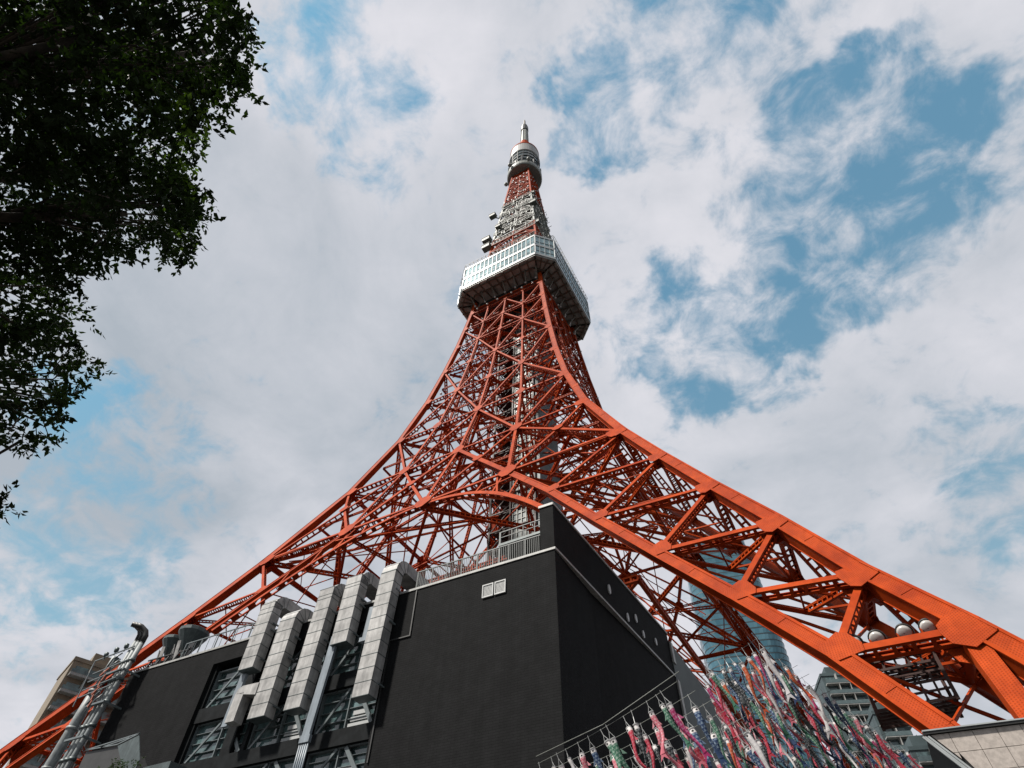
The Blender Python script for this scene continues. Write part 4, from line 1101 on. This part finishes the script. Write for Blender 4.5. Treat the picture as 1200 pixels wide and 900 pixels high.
# ------------------------------------------------------------------ carp streamers on ropes
def koi_mat(name, body, accent):
    mt = mat(name, body, .75, var=.1, vscale=3); t = mt.node_tree; b = bsdf(mt)
    s = t.nodes.new('ShaderNodeSeparateXYZ'); t.links.new(t.nodes.new('ShaderNodeUVMap').outputs[0], s.inputs[0])
    u, v = s.outputs[0], s.outputs[1]
    ph = math_node(t, 'MULTIPLY', u, 14.); 
    a = math_node(t, 'FRACT', ph); row = math_node(t, 'MODULO', math_node(t, 'FLOOR', ph), 2)
    c_ = math_node(t, 'ABSOLUTE', math_node(t, 'SUBTRACT', math_node(t, 'FRACT', math_node(t, 'ADD', math_node(t, 'MULTIPLY', v, 5.), math_node(t, 'MULTIPLY', row, .5))), .5))
    arc = math_node(t, 'ADD', math_node(t, 'MULTIPLY', a, .6), c_)
    sc = smooth(t, arc, .52, .72)
    col = mixc(t, sc, body, accent)
    col = mixc(t, smooth(t, u, .80, .86), col, body)
    col = mixc(t, smooth(t, u, .115, .09), col, (.78, .75, .74))
    eye = math_node(t, 'ADD', math_node(t, 'POWER', math_node(t, 'MULTIPLY', math_node(t, 'SUBTRACT', u, .065), 3.), 2), math_node(t, 'POWER', math_node(t, 'SUBTRACT', math_node(t, 'ABSOLUTE', math_node(t, 'SUBTRACT', v, .5)), .25), 2))
    col = mixc(t, smooth(t, eye, .006, .003), col, (.02, .02, .02))
    t.links.new(col, b.inputs['Base Color'])
    tr = t.nodes.new('ShaderNodeBsdfTranslucent'); t.links.new(col, tr.inputs['Color']); mx = t.nodes.new('ShaderNodeMixShader'); mx.inputs[0].default_value = .3
    o = [n for n in t.nodes if n.type == 'OUTPUT_MATERIAL'][0]
    t.links.new(b.outputs[0], mx.inputs[1]); t.links.new(tr.outputs[0], mx.inputs[2]); t.links.new(mx.outputs[0], o.inputs[0])
    return mt
KC = [('pink', (.62, .16, .21), (.68, .38, .42)), ('crimson', (.46, .03, .06), (.52, .14, .18)), ('deep blue', (.025, .055, .14), (.20, .27, .36)), ('black', (.02, .024, .028), (.18, .19, .20)),
      ('green', (.05, .17, .11), (.26, .38, .31)), ('orange red', (.5, .08, .025), (.56, .21, .11)), ('pale', (.58, .56, .57), (.68, .66, .66)), ('magenta', (.42, .03, .14), (.52, .18, .31))]
KW = [5, 5, 6, 4, 3, 1.6, 4, 2.5]
KM = [koi_mat('carp_fabric_'+n.replace(' ', '_'), a, c) for n, a, c in KC]
def koi_mesh(mt, seed):
    r_ = random.Random(seed); k = 8; n = 13; v, f, uv = [], [], []
    ph, am = r_.uniform(0, 6), r_.uniform(.05, .13)
    for i in range(n):
        u = i/(n-1); rad = .074*(1-.56*u)*(1 if u > .06 else .86)*(1+.12*math.sin(u*9+ph)); fl = lerp(.85, .42, u)
        if u > .88: rad *= 1+(u-.88)*8; fl = .12
        cx = am*math.sin(u*5+ph)*u; cy = am*math.cos(u*4+ph)*u
        for j in range(k): a = 2*math.pi*j/k; v.append((cx+math.cos(a)*rad, cy+math.sin(a)*rad*fl, -u))
    for i in range(n-1):
        for j in range(k):
            a, c = i*k+j, i*k+(j+1) % k; f.append((a, c, c+k, a+k)); uv += [(i/(n-1), j/k), (i/(n-1), (j+1)/k), ((i+1)/(n-1), (j+1)/k), ((i+1)/(n-1), j/k)]
    m0 = len(v); cx, cy = v[(n-1)*k][0]-.13, v[(n-1)*k][1]          # forked tail
    x0 = am*math.sin(5+ph); y0 = am*math.cos(4+ph)
    v += [(x0-.04, y0, -.97), (x0+.04, y0, -.97), (x0+.11, y0+.02, -1.17), (x0, y0, -1.06), (x0-.11, y0-.02, -1.15)]
    f += [(m0, m0+3, m0+4), (m0, m0+1, m0+3), (m0+1, m0+2, m0+3)]; uv += [(.95, .3)]*9
    for s in (-1, 1):                                                  # small side fins
        q = len(v); v += [(s*.06, 0, -.22), (s*.14, .03, -.36), (s*.055, 0, -.33)]; f += [(q, q+1, q+2)]; uv += [(.3, .2)]*3
    me = bpy.data.meshes.new('carp_body'); me.from_pydata(v, [], f); me.materials.append(mt)
    ul = me.uv_layers.new(name='UVMap'); ul.data.foreach_set('uv', [c for p in uv for c in p])
    me.polygons.foreach_set('use_smooth', [True]*len(f)); return me
KMESH = [[koi_mesh(mm, 7*i+j) for j in range(4)] for i, mm in enumerate(KM)]
rb = MB()
for j in range(12):
    a0, a1 = 2*math.pi*j/12, 2*math.pi*(j+1)/12; rb.bar((.067*math.cos(a0), .057*math.sin(a0), 0), (.067*math.cos(a1), .057*math.sin(a1), 0), (0, 0, 1), .016, .016)
rb.bar((-.066, 0, 0), (0, 0, .16), (0, 1, 0), .008, .008); rb.bar((.066, 0, 0), (0, 0, .16), (0, 1, 0), .008, .008); rb.bar((0, 0, .15), (0, 0, .3), (0, 1, 0), .008, .008)
ringo = rb.build('mouth_ring', 'white'); RINGM = ringo.data; bpy.data.objects.remove(ringo)
nk = 0
def streamers(p0, p1, n, size, sag, where, gname, jit=.4, bias=1.):
    global nk
    p0, p1 = Vector(p0), Vector(p1)
    def rp(t): q = lerp(p0, p1, t); return q-Vector((0, 0, sag*4*t*(1-t)))
    for i in range(n):
        t = ((i+.5+rng.uniform(-jit, jit))/n)**bias; s = size*rng.uniform(.8, 1.15)
        ci = rng.choices(range(8), KW)[0]; sh_ = rng.randrange(4)
        r0 = bpy.data.objects.new('carp_streamer', None); COL.objects.link(r0); r0.empty_display_size = .2
        r0.location = rp(t)-Vector((0, 0, .3*s)); r0.scale = (s, s, s)
        r0.rotation_euler = (rng.gauss(-.10, .10), rng.gauss(-.20, .10), rng.uniform(0, 6.28))
        dv = Vector((rng.gauss(.30, .09), rng.gauss(.15, .09), -1)).normalized()
        r0.rotation_euler = (dv.to_track_quat('-Z', 'Y') @ __import__('mathutils').Euler((0, 0, rng.uniform(0, 6.28))).to_quaternion()).to_euler()
        tag(r0, '%s carp streamer %s' % (KC[ci][0], where), 'carp streamer', KC[ci][0]+' '+gname)
        o = bpy.data.objects.new('body', KMESH[ci][sh_]); COL.objects.link(o); o.parent = r0
        o = bpy.data.objects.new('mouth_ring', RINGM); COL.objects.link(o); o.parent = r0
        nk += 1
    b = MB(); pts = [rp(i/10) for i in range(11)]; b.tube(pts, .009, 5)
    return b
dirr = Vector((.889, -.459, 0))
ropes = []
for j in range(6):
    s0 = Vector((27.75, -50.6, 12.))+Vector((.56, .80, 0))*(j*.95); e0 = Vector((35.9, -54.8, 12.3))+Vector((.35, 1.0, 0))*(j*1.05)
    b = streamers(s0, e0, 11 if j else 13, 1.7, .12, 'on the low ropes in front of the black wall', 'carp streamers by the black wall')
    b.build('rope', 'antenna_grey', label='thin low rope of carp streamers, %s from the granite side of the black wall' % ['first', 'second', 'third', 'fourth', 'fifth', 'sixth'][j], cat='rope', group='ropes before the black wall')
b = MB(); b.tube([Vector((27.75, -50.75, 12.25)), Vector((32, -52.9, 12.12)), Vector((36.1, -55.0, 12.55))], .016, 5)
b.build('rope', 'antenna_grey', label='bare upper rope running just above the low carp streamers', cat='rope', group='ropes before the black wall')
NR = 18
for j in range(NR):
    f = (j+.6)/(NR-.4)
    a = lerp(Vector((35.1, -46.8, 17)), Vector((23.6+6.5, -23.3, 17)), f); c = lerp(Vector((38.4, -48.9, 16.6)), Vector((44.2, -25.3, 17.4)), f)
    b = streamers(a, c, int(lerp(9, 18, f)), 1.85, .25, 'among the crowd strung between the grey block and the near leg', 'carp streamers before the skyscraper', bias=.82)
    b.build('rope', 'dark_steel', label='one of the thin ropes strung between the grey block and the near leg', cat='rope', group='ropes before the skyscraper')
print('streamers', nk)

# ------------------------------------------------------------------ tree overhead at left
CL = [(38.29,-79.26,10.19,0.20),(38.38,-79.09,9.74,0.20),(37.91,-79.10,10.66,0.20),(38.15,-78.88,9.87,0.20),(38.24,-78.71,9.59,0.20),(37.72,-78.61,10.65,0.20),(36.89,-78.48,12.27,0.20),(36.94,-78.28,11.86,0.20),(36.85,-78.16,11.68,0.20),(37.50,-78.08,9.88,0.20),(36.83,-78.19,10.77,0.20),(37.18,-78.30,9.93,0.20),(37.27,-78.29,9.56,0.20),(37.28,-78.17,9.30,0.20),(36.98,-78.07,9.57,0.20),(35.57,-77.97,11.63,0.20),(35.59,-77.83,11.24,0.20),(35.40,-77.71,11.02,0.20),(35.26,-77.57,10.89,0.20),(36.44,-77.47,9.12,0.20),(36.14,-77.30,9.40,0.20),(35.39,-77.07,10.20,0.20),(35.06,-76.88,10.40,0.20),(34.62,-76.67,10.58,0.20),(34.50,-76.75,10.61,0.20),(36.18,-77.21,8.43,0.20),(34.85,-77.23,9.71,0.20),(34.52,-77.43,9.74,0.20),(34.68,-77.47,9.10,0.20),(35.31,-77.56,8.12,0.20),(34.47,-77.54,8.74,0.20),(35.31,-77.47,7.67,0.20),(33.07,-77.11,9.59,0.20),(33.13,-76.94,9.28,0.20),(33.85,-76.90,8.39,0.20),(34.44,-76.83,7.73,0.20),(32.75,-76.40,8.97,0.20),(33.56,-76.42,8.09,0.20),(32.63,-76.14,8.61,0.20),(32.62,-76.07,8.38,0.20),(33.47,-76.19,7.54,0.20),(33.63,-76.14,7.17,0.20),(33.01,-76.04,7.39,0.20),(33.44,-76.31,7.05,0.20),(34.18,-76.61,6.52,0.20),(34.84,-77.68,6.19,0.28),(32.90,-77.66,9.56,0.34),(34.60,-80.10,10.37,0.40),(33.29,-79.60,8.89,0.34),(38.32,-78.86,9.17,0.34),(31.83,-78.84,9.63,0.28),(35.06,-80.18,9.47,0.28),(33.84,-81.13,11.86,0.40),(34.96,-80.18,9.27,0.34),(34.73,-78.57,7.08,0.28),(34.51,-78.96,8.51,0.40),(33.71,-80.30,11.65,0.28),(35.88,-80.56,7.86,0.34),(34.03,-77.90,9.78,0.40),(33.74,-77.07,8.03,0.34),(35.40,-79.58,9.54,0.28),(33.10,-79.53,9.18,0.46),(36.88,-77.51,8.20,0.40),(32.36,-79.15,9.45,0.46),(38.09,-78.79,9.01,0.40),(32.03,-76.78,7.92,0.28),(36.61,-79.87,8.98,0.34),(31.97,-78.25,9.30,0.40),(34.66,-77.22,10.81,0.40),(34.16,-79.36,9.12,0.40),(37.37,-79.60,9.23,0.46),(31.77,-76.82,10.09,0.34),(37.33,-78.76,9.28,0.40),(34.43,-76.66,6.97,0.40),(34.10,-76.94,11.25,0.46),(34.36,-81.36,9.46,0.46),(34.41,-79.59,11.33,0.28),(32.89,-77.62,7.99,0.28),(35.83,-79.27,7.50,0.46),(33.81,-77.52,7.28,0.34),(34.17,-80.99,11.81,0.40),(33.14,-78.87,10.98,0.46),(32.84,-80.38,10.24,0.46),(33.71,-79.10,7.61,0.34),(34.65,-80.60,9.24,0.40),(37.26,-79.38,8.85,0.46),(34.52,-78.27,8.95,0.40),(30.82,-77.57,9.48,0.28),(32.69,-77.13,7.10,0.40),(34.06,-78.07,8.32,0.40),(35.17,-78.32,11.24,0.34),(32.92,-78.18,9.37,0.34),(31.82,-78.00,7.92,0.28),(33.74,-80.59,11.36,0.28),(35.14,-77.31,6.98,0.40),(33.16,-78.98,8.03,0.28),(32.09,-78.89,8.27,0.34),(31.95,-78.34,10.11,0.34),(35.29,-79.88,8.76,0.46),(33.90,-77.34,7.13,0.46),(34.15,-79.63,11.98,0.46),(37.20,-79.28,8.55,0.40),(36.58,-78.80,8.35,0.40),(33.75,-77.84,8.67,0.28),(35.02,-80.10,8.23,0.28),(31.75,-78.12,7.86,0.40),(34.98,-79.37,12.91,0.28),(33.09,-81.76,11.23,0.40),(34.93,-80.50,8.92,0.34),(32.77,-77.25,9.58,0.34),(34.43,-80.31,11.68,0.46),(35.88,-78.82,8.29,0.40),(34.86,-78.21,8.44,0.46),(34.44,-79.35,8.82,0.28),(33.95,-78.25,7.40,0.34),(34.15,-81.03,9.51,0.28),(33.47,-78.93,8.26,0.34),(34.84,-80.27,9.79,0.34),(31.12,-79.18,9.11,0.40),(31.79,-77.54,9.25,0.34),(31.81,-77.51,7.76,0.40),(34.15,-77.60,11.68,0.28),(34.64,-80.81,10.79,0.46),(32.26,-76.68,8.78,0.28),(34.00,-81.25,10.62,0.34),(35.07,-80.05,13.04,0.28),(35.01,-80.22,7.98,0.28),(33.47,-80.46,10.06,0.40),(36.44,-78.44,10.26,0.46),(35.81,-78.35,11.83,0.34),(36.19,-78.10,8.68,0.28),(32.58,-79.02,11.30,0.40),(35.01,-78.13,10.91,0.46),(34.38,-78.36,7.52,0.28),(34.54,-78.24,6.16,0.34),(37.56,-78.25,9.81,0.46),(34.83,-80.78,9.53,0.28),(32.78,-78.78,9.04,0.28),(35.41,-79.10,10.89,0.40),(34.75,-78.18,6.11,0.28),(35.67,-80.07,7.60,0.46),(35.15,-78.15,8.88,0.46),(37.78,-79.47,9.39,0.34),(32.74,-79.88,10.49,0.40),(35.33,-78.49,7.39,0.34),(32.06,-80.33,10.62,0.34),(35.16,-80.64,8.16,0.40),(36.50,-78.24,8.67,0.46),(36.78,-78.59,7.93,0.34),(31.42,-77.36,9.68,0.46),(33.69,-79.98,9.31,0.28),(32.65,-78.85,8.33,0.28),(37.02,-79.88,10.69,0.34),(35.71,-79.85,11.03,0.34),(34.21,-79.56,10.18,0.34),(34.66,-79.02,10.37,0.28),(33.55,-79.14,11.34,0.34),(34.98,-77.12,6.61,0.34),(36.29,-79.62,13.51,0.34),(36.69,-79.07,8.15,0.46),(35.27,-77.31,6.90,0.34),(35.91,-79.01,7.06,0.40),(35.23,-79.37,6.85,0.46),(37.80,-79.47,9.68,0.34),(35.43,-79.13,13.00,0.28),(36.01,-78.59,7.91,0.40),(33.29,-78.22,9.89,0.28),(33.55,-78.38,9.94,0.34),(35.54,-80.04,11.12,0.28),(37.67,-79.75,8.57,0.40),(35.31,-78.60,8.85,0.40),(32.06,-79.30,10.86,0.46),(32.84,-79.48,8.93,0.28),(35.34,-77.88,8.09,0.46),(38.05,-78.59,9.68,0.40),(34.79,-77.81,8.11,0.34),(31.28,-77.24,8.29,0.40),(36.00,-79.41,10.22,0.40),(33.52,-81.91,10.58,0.28),(33.85,-78.15,8.02,0.46),(36.40,-78.86,7.86,0.34),(33.14,-82.09,11.15,0.46),(37.33,-79.67,9.55,0.40),(33.62,-79.67,9.98,0.28),(35.66,-80.33,9.32,0.34),(33.14,-76.43,7.31,0.28),(35.79,-80.29,9.50,0.34),(37.71,-79.26,9.06,0.34),(32.17,-77.40,9.18,0.46),(31.49,-78.26,9.49,0.46),(36.24,-78.29,10.06,0.28),(34.40,-78.14,11.07,0.34),(32.30,-77.56,10.71,0.40),(33.15,-79.28,8.18,0.34),(31.70,-79.34,9.94,0.46),(34.59,-77.25,6.56,0.28),(31.54,-77.00,8.18,0.34),(34.77,-79.67,7.82,0.46),(35.58,-78.46,10.49,0.28),(34.56,-78.48,7.12,0.34),(35.86,-77.58,8.09,0.28),(35.86,-77.04,9.06,0.28),(37.60,-79.61,8.99,0.34),(34.68,-77.91,6.14,0.34),(36.16,-80.59,8.29,0.34),(35.28,-80.96,9.56,0.40),(35.39,-79.18,7.51,0.40),(36.88,-78.92,8.32,0.40),(36.91,-79.54,12.81,0.28),(34.39,-80.19,9.09,0.46),(32.94,-81.35,10.57,0.46),(34.06,-78.22,11.51,0.28),(34.58,-81.20,9.99,0.46),(35.82,-77.99,11.04,0.34),(36.31,-78.60,11.34,0.40),(32.14,-78.56,10.18,0.40),(34.63,-79.13,7.12,0.34),(35.09,-78.41,10.39,0.34),(34.59,-79.86,12.16,0.28),(37.19,-79.70,11.24,0.28),(37.22,-79.92,9.70,0.34),(35.53,-79.32,12.35,0.46),(35.84,-79.68,10.40,0.40),(36.29,-77.42,9.22,0.34),(36.39,-80.32,8.68,0.46),(33.13,-76.47,8.65,0.46),(36.06,-77.70,9.63,0.28),(36.09,-77.59,9.19,0.28),(36.04,-78.96,10.29,0.46),(35.78,-78.04,9.02,0.28),(35.41,-77.65,7.87,0.34),(36.46,-77.98,7.90,0.34),(36.11,-78.45,8.55,0.46),(35.43,-77.99,9.58,0.40),(35.33,-77.78,6.79,0.28),(34.09,-77.19,11.00,0.28),(34.00,-79.29,10.96,0.28),(34.06,-81.37,10.23,0.46),(36.43,-78.73,10.56,0.46),(36.14,-78.60,8.29,0.46),(36.01,-79.47,8.32,0.46),(34.54,-79.02,10.03,0.34),(32.95,-78.86,7.94,0.34),(36.82,-79.78,12.15,0.40),(34.95,-79.67,11.64,0.46),(32.03,-78.92,10.84,0.28),(31.98,-79.57,10.43,0.28),(34.82,-79.33,11.39,0.46),(35.61,-80.78,8.85,0.40),(33.87,-79.80,9.32,0.34),(36.25,-79.32,8.06,0.28),(32.56,-80.10,9.53,0.46),(35.97,-78.02,8.50,0.40),(33.59,-76.99,8.81,0.34),(32.31,-78.32,8.77,0.46),(33.61,-79.24,8.78,0.28),(33.88,-78.37,7.94,0.40),(34.76,-80.21,8.49,0.28),(33.57,-78.99,9.80,0.34),(33.56,-78.80,11.37,0.40),(35.49,-78.56,13.22,0.34),(33.24,-77.82,9.05,0.28),(34.77,-78.52,7.04,0.46),(34.58,-77.83,6.74,0.28),(35.87,-79.83,9.40,0.40),(34.94,-79.15,6.80,0.46),(34.03,-77.92,10.61,0.34),(33.29,-78.73,7.44,0.34),(32.21,-77.06,8.76,0.34),(35.77,-78.58,13.69,0.46),(33.57,-79.67,8.84,0.40),(34.39,-78.99,7.31,0.40),(31.11,-78.82,9.04,0.46),(37.35,-79.54,11.37,0.40),(35.54,-80.48,8.51,0.34),(34.05,-77.51,9.40,0.40),(35.82,-80.26,7.68,0.28),(32.76,-80.65,10.47,0.28),(34.96,-78.73,10.93,0.46),(34.97,-77.50,6.99,0.40),(33.15,-82.09,11.15,0.40),(32.52,-77.91,8.65,0.28),(34.96,-77.74,11.15,0.46),(33.71,-78.69,9.23,0.46),(36.32,-80.31,8.65,0.34),(33.38,-79.99,11.06,0.40),(36.98,-79.99,8.77,0.46),(34.31,-79.42,8.23,0.34),(36.67,-78.77,9.44,0.46),(33.94,-80.94,11.97,0.34),(37.55,-78.97,8.80,0.34),(36.59,-78.73,9.75,0.28),(34.05,-76.99,12.11,0.34),(33.82,-76.73,7.04,0.40),(36.31,-78.85,11.21,0.46),(35.47,-80.20,9.14,0.34),(35.28,-78.97,12.78,0.28),(35.01,-77.85,8.09,0.28),(34.61,-78.89,10.80,0.46),(35.72,-80.55,11.00,0.34),(36.33,-79.72,8.52,0.46),(37.41,-78.41,8.56,0.34),(32.51,-78.31,7.95,0.40),(33.63,-80.35,11.19,0.40),(33.34,-81.28,10.75,0.34),(32.57,-80.12,9.35,0.40),(35.77,-79.52,7.31,0.40),(33.12,-76.33,7.99,0.28),(35.66,-77.62,10.20,0.34),(33.80,-78.39,12.41,0.40),(33.06,-79.33,9.90,0.28),(35.81,-79.61,12.58,0.40),(34.73,-80.54,10.16,0.34),(32.25,-79.32,10.06,0.34),(36.19,-79.89,8.59,0.34),(37.17,-79.46,9.80,0.46),(35.37,-79.42,12.31,0.28),(31.65,-79.71,9.44,0.46),(35.71,-79.59,7.50,0.34),(34.71,-77.53,9.49,0.46),(32.83,-81.07,11.29,0.46),(36.45,-78.14,7.74,0.34),(36.30,-78.32,12.46,0.46),(35.04,-80.26,11.71,0.40),(33.19,-79.15,8.77,0.34),(35.84,-79.87,10.03,0.46),(33.93,-81.04,9.74,0.46),(35.92,-80.02,7.53,0.34),(31.03,-77.58,9.57,0.40),(37.00,-79.68,10.73,0.28),(33.15,-75.93,6.43,0.14),(33.10,-75.95,6.35,0.20),(33.15,-75.83,6.38,0.10),(33.09,-76.21,6.42,0.30),(33.05,-76.47,6.44,0.35)]
def leaf_mat(name, c):
    mt = mat(name, c, .6, spec=.12, var=.35, vscale=3); t = mt.node_tree; b = bsdf(mt)
    src = b.inputs['Base Color'].links[0].from_socket
    tr = t.nodes.new('ShaderNodeBsdfTranslucent'); t.links.new(mixc(t, 1., src, (1.3, 1.6, .5), 'MULTIPLY'), tr.inputs['Color'])
    mx = t.nodes.new('ShaderNodeMixShader'); mx.inputs[0].default_value = .22; o = [n for n in t.nodes if n.type == 'OUTPUT_MATERIAL'][0]
    t.links.new(b.outputs[0], mx.inputs[1]); t.links.new(tr.outputs[0], mx.inputs[2]); t.links.new(mx.outputs[0], o.inputs[0]); return mt
M['leaf'] = leaf_mat('broad_leaf', (.024, .042, .013))
def leaf_cluster(b, ctr, rad, n, size):
    """leaves in small sprays"""
    ns = max(3, n//9)
    for _ in range(ns):
        d = Vector((rng.gauss(0, 1), rng.gauss(0, 1), rng.gauss(0, 1))).normalized()*rad*rng.random()**.45
        sc_ = ctr+d; ax = Vector((rng.gauss(0, 1), rng.gauss(0, 1), rng.gauss(-.3, .7))).normalized()
        for q in range(9):
            p = sc_+ax*(q*.022)+Vector((rng.gauss(0, .02), rng.gauss(0, .02), rng.gauss(0, .02)))
            t = (ax+Vector((rng.gauss(0, .8), rng.gauss(0, .8), rng.gauss(-.3, .6)))).normalized()
            sd2 = t.cross(Vector((rng.gauss(0, .6), rng.gauss(0, .6), 1))).normalized(); L = size*rng.uniform(.7, 1.25); wd = L*.26
            nn_ = t.cross(sd2)
            k = len(b.v); b.v += [p, p+t*L*.45+sd2*wd+nn_*.01, p+t*L, p+t*L*.45-sd2*wd+nn_*.01]
            b.face((k, k+1, k+2, k+3))
TB = Vector((32.2, -81.3, 0))
tr_ = empty('overhanging_tree', TB, 'dark leafy tree hanging in from the upper left, nearly black against the sky', 'tree')
lb_ = MB()
for x, y, z, r_ in CL:
    if z < 8: r_ *= .8
    leaf_cluster(lb_, Vector((x, y, z)), r_, int(1450*r_*r_)+20, .095)
lb_.v = [v-TB for v in lb_.v]; lb_.build('crown', 'leaf', tr_)
tk = MB(); top = Vector((32.5, -80.9, 5.2))-TB
tk.tube([(0, 0, -.1), (.02, .03, .5), (.1, .1, 2.), (.2, .3, 4.), top], [.42, .33, .29, .26, .24], 12)
cs = [Vector(c[:3])-TB for c in CL]
cen = [cs[i] for i in (5, 40, 80, 120, 160, 200, 230, 260, 290, 315, 60, 100)]
for _ in range(4):
    gr = [[] for _ in cen]
    for p in cs: gr[min(range(len(cen)), key=lambda i: (p-cen[i]).length)].append(p)
    cen = [sum(g_2, Vector())/len(g_2) if g_2 else c for g_2, c in zip(gr, cen)]
for ce, g_2 in zip(cen, gr):
    e1 = lerp(top, ce, .45)+Vector((0, 0, .5)); tk.tube([top-Vector((0, 0, .3)), e1, lerp(top, ce, .8), ce], [.15, .10, .06, .04], 8)
    for p in g_2:
        if any((p-q).length < .01 for q in cs[-5:]): continue
        mid = lerp(ce, p, .5)+Vector((0, 0, .12)); tk.tube([lerp(e1, ce, .6), mid, p], [.016, .011, .006], 5, cap=False)
far = [q for q in cs[:-5]]; last = cs[-1]
tk.tube([min(far, key=lambda q: (q-last).length), last, cs[-2], cs[-4], cs[-5]], [.02, .014, .01, .008, .005], 6, cap=False)
tk.build('trunk', 'bark', tr_)
M['backlit_leaf'] = leaf_mat('backlit_leaf', (.17, .27, .05))  # brighter green paints in light passing through the leaves
fs_ = MB()
for i in [12, 13, 14, 15, 16, 17, 18, 19, 20, 21, 22]: c_ = cs[i]; leaf_cluster(fs_, c_+Vector((rng.gauss(0, .05), rng.gauss(0, .05), rng.gauss(0, .05))), .24, 60, .09)
fs_.build('backlit_foliage', 'backlit_leaf', tr_)
# shrub in a planter at the foot of the facade
P = Vector((fac(-.9, 0, 5.3)))
sh2 = empty('roof_shrub', (P.x, P.y, 14.2), 'small green shrub in front of the dark window bays', 'shrub')
M['leaf2'] = leaf_mat('shrub_leaf', (.05, .09, .025))
b = MB()
for i in range(14): leaf_cluster(b, Vector((rng.gauss(0, .45), rng.gauss(0, .4), rng.uniform(.6, 1.5))), .35, 90, .11)
b.build('foliage', 'leaf2', sh2)
b = MB()
for i in range(6): b.tube([(0, 0, 0), (rng.gauss(0, .2), rng.gauss(0, .2), .6), (rng.gauss(0, .4), rng.gauss(0, .4), 1.3)], [.04, .03, .01], 6)
b.build('stem', 'bark', sh2)
pb = MB(); pb.box((P.x-1.4, P.y-.6, 13.6), (P.x+1.4, P.y+.6, 14.3)); pb.box((P.x-.8, P.y-.4, 0), (P.x+.8, P.y+.4, 13.6))
pb.build('planter', 'concrete', label='concrete planter on a tall pier holding the small green shrub', cat='planter')
